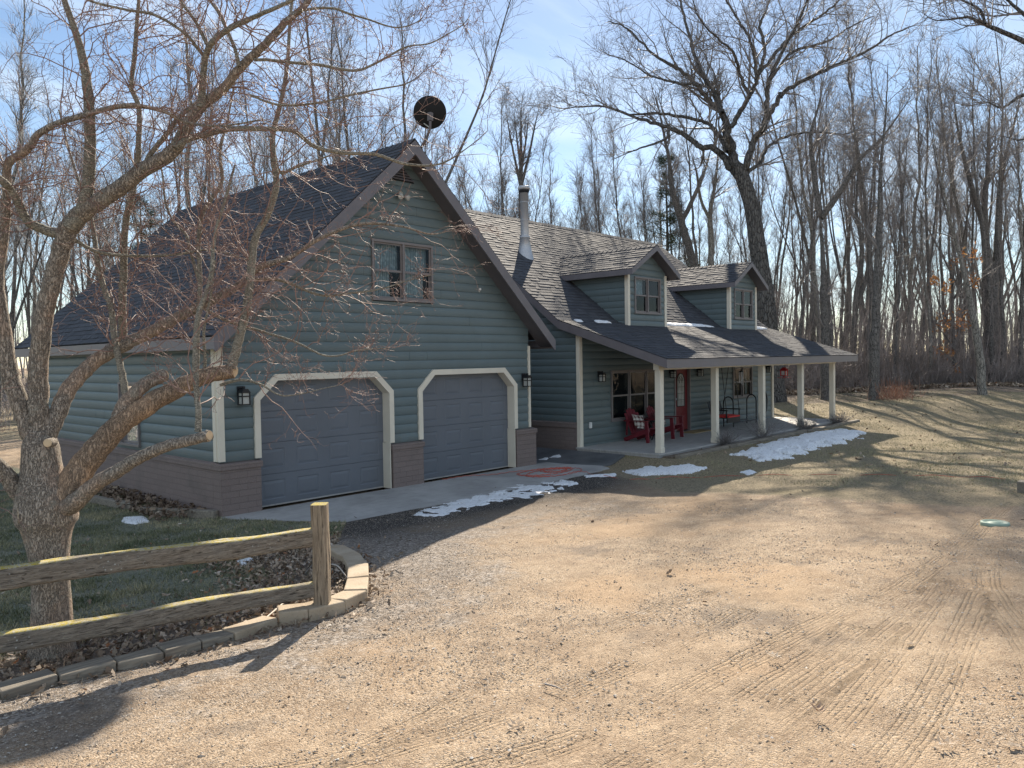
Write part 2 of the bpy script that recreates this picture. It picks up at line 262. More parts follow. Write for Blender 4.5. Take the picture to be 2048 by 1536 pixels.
    c = t.mix(lm, c, t.mix(t.sm(nf, .3, .7), (.085, .068, .052), (.27, .215, .165)))
    # tyre treads pressed in
    tm = t.math('MULTIPLY', t.sm(t.math('ABSOLUTE', tv), .13, .10), t.sm(t.noise(o, .9, 4), .33, .52)); tm = t.math('MULTIPLY', tm, t.math('SUBTRACT', 1.0, gm, clamp=True))
    ln = t.math('POWER', t.math('ABSOLUTE', t.math('SINE', t.math('MULTIPLY', tv, PI/.034))), .5)
    lug = t.math('SINE', t.math('MULTIPLY', t.math('ADD', tu, t.math('MULTIPLY', t.math('ABSOLUTE', tv), .8)), 2*PI/.045)); lug = t.sm(lug, -.9, .2)
    tm = t.math('MULTIPLY', tm, t.sm(t.noise(o, 3.5, 6, .75), .32, .54)); tread = t.math('MULTIPLY', t.math('MULTIPLY', ln, t.math('MULTIPLY_ADD', lug, .25, .75)), tm)
    h = t.math('ADD', t.math('MULTIPLY', nf, .25), t.math('ADD', t.math('MULTIPLY_ADD', nff, .3, t.math('MULTIPLY', t.math('SUBTRACT', 1.0, vgd), t.math('MULTIPLY_ADD', sg.outputs[2], .4, .1))), t.math('MULTIPLY', t.math('SUBTRACT', 1.0, vd), t.math('MULTIPLY', gvm, .5))))
    h = t.math('ADD', h, t.math('MULTIPLY', t.math('SUBTRACT', tread, tm), .55))
    c = t.mix(t.math('MULTIPLY', t.math('SUBTRACT', tm, tread, clamp=True), .22), c, mul(SAND1, .45)); c = t.mix(t.math('MULTIPLY', tm, .22), c, (.36, .265, .17))
    MAT['ground'] = t.fin(c, .92, t.bump(h, .9, .03), .15)
build_materials()
# ------------------------------------------------------------------ object helpers
def tag(o, label=None, cat=None, group=None, kind=None):
    if label: o['label'] = label
    if cat: o['category'] = cat
    if group: o['group'] = group
    if kind: o['kind'] = kind
    return o
def empty(name, loc, label, cat, group=None, rz=0):
    o = bpy.data.objects.new(name, None); COL.objects.link(o); o.location = loc; o.rotation_euler = (0, 0, rz); o.empty_display_size = .1
    return tag(o, label, cat, group)
def link(name, me, mats, parent=None):
    for m in (mats if isinstance(mats, (list, tuple)) else [mats]): me.materials.append(MAT[m])
    o = bpy.data.objects.new(name, me); COL.objects.link(o)
    if parent is not None:
        o.parent = parent; o.matrix_parent_inverse = Matrix.Translation(-Vector(ORG.get(parent.name, (0, 0, 0))))
    return o
ORG = {}
def raw_mesh(name, v, faces_idx, sizes, smooth=False, mi=None):
    me = bpy.data.meshes.new(name); v = np.asarray(v, np.float32); me.vertices.add(len(v)); me.vertices.foreach_set('co', v.ravel())
    faces_idx = np.asarray(faces_idx, np.int32).ravel(); sizes = np.asarray(sizes, np.int32)
    me.loops.add(len(faces_idx)); me.loops.foreach_set('vertex_index', faces_idx)
    me.polygons.add(len(sizes)); st = np.zeros(len(sizes), np.int32); st[1:] = np.cumsum(sizes)[:-1]
    me.polygons.foreach_set('loop_start', st); me.polygons.foreach_set('loop_total', sizes)
    me.polygons.foreach_set('use_smooth', np.full(len(sizes), bool(smooth)))
    if mi is not None: me.polygons.foreach_set('material_index', np.asarray(mi, np.int32))
    me.update(calc_edges=True); return me
class MB:
    """collects shapes in place coordinates and links them as one mesh"""
    def __init__(s): s.v = []; s.f = []; s.uvs = []; s.tint = []; s.sm = []
    def face(s, pts, tint=.5, smooth=False, uv=None):
        b = len(s.v); s.v += [tuple(p) for p in pts]; s.f.append(list(range(b, b+len(pts)))); s.tint.append(tint); s.sm.append(smooth); s.uvs.append(uv)
    def grid(s, rows, tint=.5, smooth=True, closed=False):
        b = len(s.v); n = len(rows[0])
        for r in rows: s.v += [tuple(p) for p in r]
        for i in range(len(rows)-1):
            for j in range(n if closed else n-1):
                k = (j+1) % n; s.f.append([b+i*n+j, b+i*n+k, b+(i+1)*n+k, b+(i+1)*n+j]); s.tint.append(tint); s.sm.append(smooth); s.uvs.append(None)
    def hexa(s, p, tint=.5):          # 8 corners: bottom 0-3 counter-clockwise, top 4-7
        b = len(s.v); s.v += [tuple(q) for q in p]
        for f in ((0, 3, 2, 1), (4, 5, 6, 7), (0, 1, 5, 4), (1, 2, 6, 5), (2, 3, 7, 6), (3, 0, 4, 7)):
            s.f.append([b+i for i in f]); s.tint.append(tint); s.sm.append(False); s.uvs.append(None)
    def box(s, x0, x1, y0, y1, z0, z1, tint=.5):
        s.hexa([(x0, y0, z0), (x1, y0, z0), (x1, y1, z0), (x0, y1, z0), (x0, y0, z1), (x1, y0, z1), (x1, y1, z1), (x0, y1, z1)], tint)
    def bar(s, a, b, w, h, up=(0, 0, 1), tint=.5):   # a beam from a to b
        a = Vector(a); b = Vector(b); d = (b-a).normalized(); u = Vector(up); r = d.cross(u).normalized()*(w/2); u = r.cross(d).normalized()*(h/2)
        s.hexa([a-r-u, a+r-u, b+r-u, b-r-u, a-r+u, a+r+u, b+r+u, b-r+u], tint)
    def prism(s, poly, ax, a, b, tint=.5):  # polygon in the two other axes, extruded along ax from a to b
        def mk(p, t): return (t, p[0], p[1]) if ax == 0 else ((p[0], t, p[1]) if ax == 1 else (p[0], p[1], t))
        s.face([mk(p, a) for p in poly][::-1], tint); s.face([mk(p, b) for p in poly], tint); n = len(poly)
        for i in range(n): s.face([mk(poly[i], a), mk(poly[(i+1) % n], a), mk(poly[(i+1) % n], b), mk(poly[i], b)], tint)
    def tube(s, pts, r, k=8, cap=True, smooth=True, tint=.5):
        pts = [np.array(p, float) for p in pts]; rr = r if hasattr(r, '__len__') else [r]*len(pts); rows = []; ref = None
        for i, p in enumerate(pts):
            d = pts[min(i+1, len(pts)-1)]-pts[max(i-1, 0)]; d /= np.linalg.norm(d)+1e-9
            if ref is None: ref = np.array([0, 0, 1.]) if abs(d[2]) < .9 else np.array([1., 0, 0])
            u = np.cross(d, ref); u /= np.linalg.norm(u); w = np.cross(u, d); ref = w
            rows.append([p+rr[i]*(math.cos(2*PI*j/k)*u+math.sin(2*PI*j/k)*w) for j in range(k)])
        s.grid(rows, tint, smooth, True)
        if cap: s.face(rows[0], tint); s.face(rows[-1][::-1], tint)
    def lathe(s, c, prof, k=24, ax=(0, 0, 1), smooth=True, tint=.5):
        a = Vector(ax).normalized(); u = a.orthogonal().normalized(); w = a.cross(u); c = Vector(c)
        s.grid([[c+a*h+(u*math.cos(2*PI*j/k)+w*math.sin(2*PI*j/k))*r for j in range(k)] for r, h in prof], tint, smooth, True)
    def mesh(s, name, uv=True, tint=False, bevel=0):
        me = raw_mesh(name, s.v, [i for f in s.f for i in f], [len(f) for f in s.f]); me.polygons.foreach_set('use_smooth', s.sm)
        if uv:
            lay = me.uv_layers.new(name='UVMap'); d = np.zeros((len(me.loops), 2), np.float32); V = np.array(s.v); k = 0
            for f, u in zip(s.f, s.uvs):
                P = V[f]; n = np.cross(P[1]-P[0], P[2]-P[0]) if len(f) > 2 else (0, 0, 1); m = int(np.argmax(np.abs(n)))
                q = np.array(u) if u is not None else (P[:, [1, 2]] if m == 0 else (P[:, [0, 2]] if m == 1 else P[:, [0, 1]]))
                d[k:k+len(f)] = q; k += len(f)
            lay.data.foreach_set('uv', d.ravel())
        if tint: at_ = me.attributes.new('tint', 'FLOAT', 'FACE'); at_.data.foreach_set('value', np.array(s.tint, np.float32))
        return me
    def build(s, name, mat, parent=None, tint=False, bevel=0):
        o = link(name, s.mesh(name, True, tint), mat, parent)
        if bevel:
            b = o.modifiers.new('soft edges', 'BEVEL'); b.width = bevel; b.segments = 2; b.limit_method = 'ANGLE'; b.angle_limit = math.radians(40)
        return o
def thing(name, loc, label, cat, group=None):
    o = empty(name, loc, label, cat, group); ORG[o.name] = tuple(loc); return o
def copy_tree(o, parent=None, n=0):
    c = o.copy(); COL.objects.link(c)
    if parent is not None: c.parent = parent
    for ch in o.children: copy_tree(ch, c)
    return c

# ------------------------------------------------------------------ numpy value noise for shaping
def vnoise(x, y, seed=0):
    x = np.asarray(x, float); y = np.asarray(y, float); xi = np.floor(x).astype(np.int64); yi = np.floor(y).astype(np.int64); fx = x-xi; fy = y-yi
    fx = fx*fx*(3-2*fx); fy = fy*fy*(3-2*fy)
    def h(a, b):
        n = (a*374761393+b*668265263+seed*1442695041) & 0x7fffffff; n = ((n ^ (n >> 13))*1274126177) & 0x7fffffff; return ((n ^ (n >> 16)) & 0xffff)/65535.
    return (h(xi, yi)*(1-fx)+h(xi+1, yi)*fx)*(1-fy)+(h(xi, yi+1)*(1-fx)+h(xi+1, yi+1)*fx)*fy
def fbm(x, y, o=4, seed=0):
    s = 0; a = .5; t = 0
    for i in range(o): s = s+a*vnoise(x*2**i, y*2**i, seed+i*17); t += a; a *= .5
    return s/t
def sst(x, a, b): t = np.clip((np.asarray(x, float)-a)/(b-a), 0, 1); return t*t*(3-2*t)
# ------------------------------------------------------------------ lie of the land
def H0(x, y):
    x = np.asarray(x, float); y = np.asarray(y, float)
    s = .3*(2-x)+.95*(-3-y); s = np.where(s > 20, s, np.log1p(np.exp(np.clip(s, -30, 20)))); s = 14*np.tanh(s/14)
    h = .07*s
    e = x-24; h = h+.035*16*np.tanh(np.log1p(np.exp(np.clip(e, -30, 30)))/16)
    h = h+.30*np.exp(-(((x-33)/7.)**2+((y+4.5)/4.)**2))
    h = h+.16*sst(x, 8.35, 9.2)*(1-sst(-y, 2.9, 5.6))
    return h
def gp(u, w):
    d = ray(u, w); a, b = .5, 400.; P = None
    ts = np.geomspace(1, 300, 1500); X = CAM[None]+ts[:, None]*d[None]; g = X[:, 2]-H0(X[:, 0], X[:, 1]); i = np.argmax(g < 0)
    if g[i] >= 0: i = len(ts)-1
    a, b = ts[max(i-1, 0)], ts[i]
    for _ in range(40):
        m = .5*(a+b); p = CAM+m*d
        if p[2] > H0(p[0], p[1]): a = m
        else: b = m
    return CAM+a*d
def gz(x, y): return float(H0(x, y))
def poly_d(x, y, P):   # distance to a polyline, signed by side (left of travel is positive), and running length
    best = np.full(x.shape, 1e9); sg = np.zeros(x.shape); ru = np.zeros(x.shape); L = 0
    for (ax, ay), (bx, by) in zip(P[:-1], P[1:]):
        dx, dy = bx-ax, by-ay; l2 = dx*dx+dy*dy; t = np.clip(((x-ax)*dx+(y-ay)*dy)/l2, 0, 1); ex, ey = x-ax-t*dx, y-ay-t*dy; d = np.hypot(ex, ey)
        m = d < best; best = np.where(m, d, best); sg = np.where(m, np.sign(dx*ey-dy*ex), sg); ru = np.where(m, L+t*math.sqrt(l2), ru); L += math.sqrt(l2)
    return best, sg, ru
def in_poly(x, y, P):
    r = np.zeros(np.shape(x), bool); n = len(P)
    for i in range(n):
        (ax, ay), (bx, by) = P[i], P[(i+1) % n]
        c = ((ay > y) != (by > y)) & (x < (bx-ax)*(y-ay)/(by-ay+1e-12)+ax); r ^= c
    return r
g2 = lambda u, w: tuple(gp(u, w)[:2])
def catmull(pts, n):
    p = np.array(pts, float); p = np.vstack([2*p[0]-p[1], p, 2*p[-1]-p[-2]]); o = []
    for t in np.linspace(0, len(pts)-1-1e-6, n):
        i = int(t); f = t-i; a, b, c, d = p[i:i+4]; o.append(tuple(.5*((2*b)+(c-a)*f+(2*a-5*b+4*c-d)*f*f+(3*b-a-3*c+d)*f**3)))
    return o
EDGE_PX = [(-330, 1490), (-150, 1446), (0, 1405), (118, 1372), (235, 1345), (330, 1322), (405, 1302), (470, 1282), (557, 1252), (618, 1243), (692, 1224), (735, 1201), (738, 1172), (737, 1146), (722, 1124), (690, 1108), (668, 1104)]
EDGE = [g2(u, w) for u, w in EDGE_PX]
TRACKS = [catmull([g2(*p) for p in t], 22) for t in (
    ((880, 1560), (1090, 1500), (1300, 1413), (1483, 1321), (1665, 1234), (1790, 1180), (1880, 1125), (1945, 1070), (1985, 1030), (2020, 1005)),
    ((1540, 1560), (1680, 1425), (1780, 1310), (1840, 1230), (1890, 1160)),
    ((2090, 1350), (2048, 1277), (1994, 1204), (1972, 1157), (1985, 1090)),
    ((600, 1560), (850, 1440), (1060, 1330), (1290, 1225), (1420, 1180)),
    ((1210, 1560), (1420, 1440), (1600, 1330), (1720, 1250)), ((250, 1600), (700, 1520), (1000, 1430), (1300, 1310), (1500, 1215)), ((1380, 1570), (1560, 1420), (1760, 1280), (1850, 1205)), ((1730, 1570), (1850, 1420), (1915, 1300), (1965, 1180)))]
APRON = [(-.02, -.02), (.10, -.40), (.55, -1.2), (1.0, -1.92), (3.2, -1.98), (6.2, -1.92), (8.05, -1.75), (8.25, -1.4), (8.0, -.55), (8.0, -.02)]
WALK = [(7.6, 3.2), (7.6, -.02), (8.004, -.02), (8.004, -.55), (8.254, -1.4), (8.6, -1.45), (9.08, -1.45), (9.08, 3.2)]
def lawn_left(x, y):   # positive inside the shaded lawn and bed
    P = [(-60, 60), (-.06, 60), (-.06, 0), (.5, -1.2), (.98, -1.95), EDGE[-1]]+EDGE[::-1][1:]+[(-60, EDGE[0][1]-20)]
    i = in_poly(x, y, P); d, _, _ = poly_d(x, y, P[1:-1]); return np.where(i, d, -d)
RL = [g2(1215, 948), g2(1330, 985), g2(1500, 990), g2(1700, 1003), g2(1900, 1012), g2(2048, 1015), g2(2700, 1040)]
RL = [(8.3, 3)]+RL
def lawn_right(x, y):
    P = RL+[(80, -20), (200, 200), (-10, 200), (-.1, 20), (7, 12)]; i = in_poly(x, y, P); d, _, _ = poly_d(x, y, RL); return np.where(i, d, -d)
WOODS = [g2(u, w) for u, w in ((1480, 812), (1640, 806), (1720, 801), (1800, 797), (1900, 792), (2000, 786), (2100, 781), (2300, 775))]
def woods_d(x, y):
    P = [(8, 40), (22, 19)]+WOODS+[(90, 0), (160, 120), (-60, 160), (-50, 40), (-14, 22), (-3, 24)]; i = in_poly(x, y, P); d, _, _ = poly_d(x, y, P); return np.where(i, d, -d)
def make_ground():
    def axis(lo, hi, st, far):
        a = list(np.arange(lo, hi, st)); s = st; b = [a[-1]]
        while b[-1] < far: s *= 1.12; b.append(b[-1]+s)
        c = [a[0]]; s = st
        while c[-1] > -far: s *= 1.12; c.append(c[-1]-s)
        return np.array(c[:0:-1]+a+b[1:])
    xs = axis(-7, 11, .06, 700); ys = axis(-13, 1.2, .06, 700); X, Y = np.meshgrid(xs, ys); x, y = X.ravel(), Y.ravel(); n = len(x)
    z = H0(x, y)
    near = sst(30-np.hypot(x, y+6), 0, 12)
    house = (((x > .1) & (x < 9.2) & (y > -.02) & (y < 9)) | ((x > 9.25) & (x < 20.5) & (y > -2.3) & (y < 10)))
    slab = in_poly(x, y, APRON) | in_poly(x, y, WALK) | house
    dA, _, _ = poly_d(x, y, APRON+[APRON[0]]); fl = np.where(slab, 0, sst(dA, 0, .5))
    ll = lawn_left(x, y); lr = lawn_right(x, y); wd = woods_d(x, y)
    grass = np.maximum(sst(ll, -.06, .12), sst(lr, -.9, 1.1))
    dirt = 1-grass
    z = z+fl*near*((fbm(x*.9, y*.9, 4, 3)-.5)*.07*(1-.3*grass)+(fbm(x*5, y*5, 3, 9)-.5)*.016+(fbm(x*14, y*14, 2, 29)-.5)*.016*dirt)
    z = np.where(slab, np.where(in_poly(x, y, WALK), z-.06, np.minimum(z, -.03)), z)
    d_e, sg, _ = poly_d(x, y, EDGE)
    bed = (ll > 0)*sst(1.35+.5*(fbm(x*1.2, y*1.2, 3, 5)-.5)-d_e, 0, .35)
    z = z-.03*(ll > 0)*sst(.5-d_e, 0, .5)*0
    leaf = np.maximum(bed*.95, np.where((wd > -1.2) & (grass > .3), sst(wd, -1.0, .6), 0))
    tv = np.full(n, 9.); tu = np.zeros(n); bestd = np.full(n, 9.)
    for k, T in enumerate(TRACKS):
        d, s_, u_ = poly_d(x, y, T); m = d < bestd; bestd = np.where(m, d, bestd); LT = sum(math.dist(p, q) for p, q in zip(T[:-1], T[1:])); tv = np.minimum(tv, np.where((u_ > .03) & (u_ < LT-.03), np.minimum(d, .3), .3)); tu = np.where(m, u_+k*3.3, tu)
    z = z-.012*sst(.15-np.abs(tv), 0, .05)*dirt
    grav = np.clip(.62*sst(2.6-d_e, 0, 2.2)*(ll < 0)+.45*sst(-1.0-y*1.0-1.2, -1, 1)*0+.5*np.exp(-(((x-2.8)/3.4)**2+((y+4.0)/1.5)**2))+.25*np.exp(-(((x-9)/4)**2+((y+6.5)/1.6)**2)), 0, 1)
    dark_ground = np.clip(1.25*np.exp(-np.clip(dA-.8, 0, 9)/.8)*(1-grass)*(y < 0)+.45*np.exp(-(((x-9.5)/3.5)**2+((y+3.6)/.9)**2)), 0, 1)  # damp by the apron, with shade painted in there and before the porch
    nx, ny = len(xs), len(ys); idx = np.arange(n).reshape(ny, nx); F = np.stack([idx[:-1, :-1], idx[:-1, 1:], idx[1:, 1:], idx[1:, :-1]], -1).reshape(-1, 4)
    fc = F; cl = (ll[fc].mean(1) > 0); cw = wd[fc].mean(1) > 0; cr = lr[fc].mean(1) > 0
    reg = np.where(cw, 3, np.where(cl, 1, np.where(cr, 2, 0)))
    moss = np.exp(-((lr-.9)/1.0)**2)*(x > 9)*sst(fbm(x*.35, y*.35, 3, 77), .35, .6)
    at_ = dict(moss=moss, grass=grass, green=sst(ll, -.3, .3), grav=grav, leaf=leaf, tv=tv, tu=tu, dark_ground=dark_ground); V = np.stack([x, y, z], 1)
    for r, nm in ((0, 'driveway'), (1, 'lawn'), (2, 'lawn'), (3, 'woodland_ground')):
        f = F[reg == r]
        if not len(f): continue
        u, inv = np.unique(f.ravel(), return_inverse=True)
        me = raw_mesh(nm, V[u], inv, np.full(len(f), 4), True)
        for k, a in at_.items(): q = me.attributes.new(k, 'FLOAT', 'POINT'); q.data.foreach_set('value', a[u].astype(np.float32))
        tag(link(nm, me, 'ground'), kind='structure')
    for P, nm, m, zt in ((APRON, 'concrete_apron', 'concrete', .022), (WALK, 'walkway', 'dark_ground', .018)):
        b = MB(); b.prism(P, 2, -.25, zt)
        if nm == 'walkway': b.v = [(p[0], p[1], p[2] if p[2] < 0 else zt+.17*float(sst(p[0], 8.3, 9.1))) for p in b.v]
        tag(b.build(nm, m), kind='structure')
make_ground()
# ------------------------------------------------------------------ building pieces
CRS = .1755
def siding(mb, fn, mapf, z0, z1, zref=.86, course=CRS, bulge=.030):
    """log siding: rounded courses; fn(z) gives the intervals that exist at height z, mapf(u, bulge, z) places a point"""
    T = (0, .05, .16, .34, .55, .76, .92, 1.0)
    prof = lambda t: bulge*math.sqrt(max(0, 1-((t-.46)/.56)**2))
    j0 = int(math.floor((z0-zref)/course-1e-6)); j = j0
    while zref+j*course < z1-1e-6:
        for ta, tb in zip(T[:-1], T[1:]):
            za, zb = zref+(j+ta)*course, zref+(j+tb)*course
            if zb <= z0+1e-6 or za >= z1-1e-6: continue
            za2, zb2 = max(za, z0), min(zb, z1); A, B = fn(za2+1e-4), fn(zb2-1e-4)
            if len(A) != len(B): A = B = fn((za2+zb2)/2)
            pa, pb = prof(ta+(tb-ta)*(za2-za)/(zb-za)), prof(ta+(tb-ta)*(zb2-za)/(zb-za))
            jx = [((j*7.31+k*4.27) % 1)*5+k*4.1 for k in range(-1, 6)] if course > .1 else []; A = cut(A, [(q, q+.0035) for q in jx]); B = cut(B, [(q, q+.0035) for q in jx])
            if len(A) != len(B): A = B = fn((za2+zb2)/2)
            for (a0, a1), (b0, b1) in zip(A, B):
                if a1-a0 < 1e-3 and b1-b0 < 1e-3: continue
                mb.face([mapf(a0, pa, za2), mapf(a1, pa, za2), mapf(b1, pb, zb2), mapf(b0, pb, zb2)], smooth=True)
        j += 1
def cut(iv, holes):
    for h0, h1 in holes:
        nx = []
        for a, b in iv:
            if h1 <= a or h0 >= b: nx.append((a, b)); continue
            if h0 > a: nx.append((a, h0))
            if h1 < b: nx.append((h1, b))
        iv = nx
    return iv
def shingles(mb, p0, ux, up, L, rng, row=.142, rows=None, base=.004):
    """courses of laminated tabs on a slope: p0 at the eave, ux along it, up the slope; rng(t) gives the run present at distance t up the slope"""
    p0, ux, up = Vector(p0), Vector(ux).normalized(), Vector(up).normalized(); nn = ux.cross(up)
    if nn.z < 0: nn = -nn
    n = int(math.ceil(L/row)); rnd = random.Random(int(abs(p0.x*131+p0.y*71+p0.z*37)))
    for i in range(n):
        t0, t1 = i*row, min((i+1)*row+.012, L+.004); a, b = rng(min((t0+t1)/2, L)); x = a-rnd.random()*.2
        while x < b:
            w = rnd.choice((.12, .16, .2, .26, .3)); xa, xb = max(x, a), min(x+w, b); x += w
            if xb-xa < .004: continue
            hf = base+(.006 if rnd.random() < .5 else .013)+rnd.random()*.002; hb = base+.001; tn = min(1, max(0, rnd.gauss(.5, .22)+(hf > .012)*.12)); tt = t0+(0 if hf > base+.01 else .006)
            q = [p0+ux*xa+up*tt+nn*hf, p0+ux*xb+up*tt+nn*hf, p0+ux*xb+up*t1+nn*hb, p0+ux*xa+up*t1+nn*hb]
            mb.face(q, tn); lo = [p0+ux*xa+up*tt+nn*.0, p0+ux*xb+up*tt+nn*.0]
            mb.face([lo[0], lo[1], q[1], q[0]], tn*.5)
            mb.face([lo[0], q[0], q[3]], tn*.5); mb.face([lo[1], q[2], q[1]], tn*.5)
def ridge_cap(mb, a, b, sl, w=.15):   # small folded pieces along a ridge; sl = rise per run each side
    a, b = Vector(a), Vector(b); d = (b-a); L = d.length; d.normalize(); s = Vector((d.y, -d.x, 0)); x = 0; k = 0; rnd = random.Random(5)
    while x < L:
        x1 = min(x+.16, L); h0, h1 = .022, .010; tn = rnd.random()
        for q in (1, -1):
            o = s*q*w-Vector((0, 0, w*sl))
            A, B = a+d*x, a+d*x1; u = Vector((0, 0, 1)); mb.face([A+u*h0, B+u*h1, B+o+u*h1, A+o+u*h0][::q], tn); mb.face([A+u*h0, A+o+u*h0, A+o, A][::q], tn*.5)
        x = x1
def window(parent, ox, oy, oz, w, h, axis='x', cols=1, double=True, out=1, curtain=None, fw=.044, name='window', inner=.07):
    """double-hung window: oy is the wall face; axis 'x' = wall along x facing -y, 'y' = wall along y facing -x"""
    def P(u, d, z): return (ox+u, oy-d, oz+z) if axis == 'x' else (ox-d, oy+u, oz+z)   # d = out of the wall
    def bx(b, u0, u1, d0, d1, z0, z1):
        c = [P(u0, d1, z0), P(u1, d1, z0), P(u1, d0, z0), P(u0, d0, z0), P(u0, d1, z1), P(u1, d1, z1), P(u1, d0, z1), P(u0, d0, z1)]; b.hexa(c)
    f = MB(); bx(f, 0, w, -.03, .045, h-fw, h); bx(f, -.012, w+.012, -.03, .055, 0, fw); bx(f, 0, fw, -.03, .043, fw, h-fw); bx(f, w-fw, w, -.03, .043, fw, h-fw)
    cw = (w-2*fw-(cols-1)*fw)/cols; g = MB(); s = MB()
    for c in range(cols):
        u0 = fw+c*(cw+fw)
        if c: bx(f, u0-fw, u0, -.03, .041, fw, h-fw)
        m = h*.5
        t = .034
        for (za, zb, dd) in ((m-.02, h-fw, .012), (fw, m+.02, -.012)):
            bx(s, u0, u0+t, dd-.02, dd, za, zb); bx(s, u0+cw-t, u0+cw, dd-.02, dd, za, zb); bx(s, u0+t, u0+cw-t, dd-.02, dd, za, za+t+.008); bx(s, u0+t, u0+cw-t, dd-.02, dd, zb-t, zb)
            g.face([P(u0+t, dd-.012, za+t), P(u0+cw-t, dd-.012, za+t), P(u0+cw-t, dd-.012, zb-t), P(u0+t, dd-.012, zb-t)])
    fr = f.build('window', 'frame', parent); s.build('sash', 'frame', fr); g.build('pane', 'glass', fr)
    r = MB(); D = .9
    q = [P(.02, -.045, .02), P(w-.02, -.045, .02), P(w-.02, -D, .02), P(.02, -D, .02), P(.02, -.045, h-.02), P(w-.02, -.045, h-.02), P(w-.02, -D, h-.02), P(.02, -D, h-.02)]
    for fc in ((0, 1, 2, 3), (4, 5, 6, 7), (1, 2, 6, 5), (3, 0, 4, 7), (2, 3, 7, 6)): r.face([q[i] for i in fc])
    r.build('room_recess', 'dark', fr)
    if curtain:
        cu = MB()
        for u0, u1, z0, z1 in curtain:
            n = 14; rows = [[P(u0+(u1-u0)*i/n, -.11+.012*math.sin(i*2.1+u0*9), z) for i in range(n+1)] for z in (z0, (z0+z1)/2, z1)]; cu.grid(rows)
        cu.build('curtain', 'lace', fr)
    return fr
def sconce(parent, x, y, z, s=1.0):
    b = MB(); b.box(x-.055*s, x+.055*s, y-.02, y, z-.02*s, z+.13*s); b.box(x-.012, x+.012, y-.11*s, y-.02, z+.085*s, z+.105*s)
    b.box(x-.016, x+.016, y-.125*s, y-.095*s, z+.05*s, z+.13*s)
    c = (x, y-.11*s); b.prism([(c[0]-.075*s, z+.03*s), (c[0]+.075*s, z+.03*s), (c[0]+.03*s, z+.09*s), (c[0]-.03*s, z+.09*s)], 1, c[1]-.075*s, c[1]+.075*s)
    for i in (-1, 1):
        for j in (-1, 1): b.box(c[0]+i*.062*s-.008, c[0]+i*.062*s+.008, c[1]+j*.062*s-.008, c[1]+j*.062*s+.008, z-.14*s, z+.03*s)
    b.box(c[0]-.072*s, c[0]+.072*s, c[1]-.072*s, c[1]+.072*s, z-.155*s, z-.14*s); b.box(c[0]-.070*s, c[0]+.070*s, c[1]-.070*s, c[1]+.070*s, z-.03*s, z-.012*s)
    o = b.build('wall_lantern', 'black', parent); g = MB(); g.box(c[0]-.054*s, c[0]+.054*s, c[1]-.054*s, c[1]+.054*s, z-.138*s, z+.028*s); g.build('lamp_glass', 'lampglass', o); return o

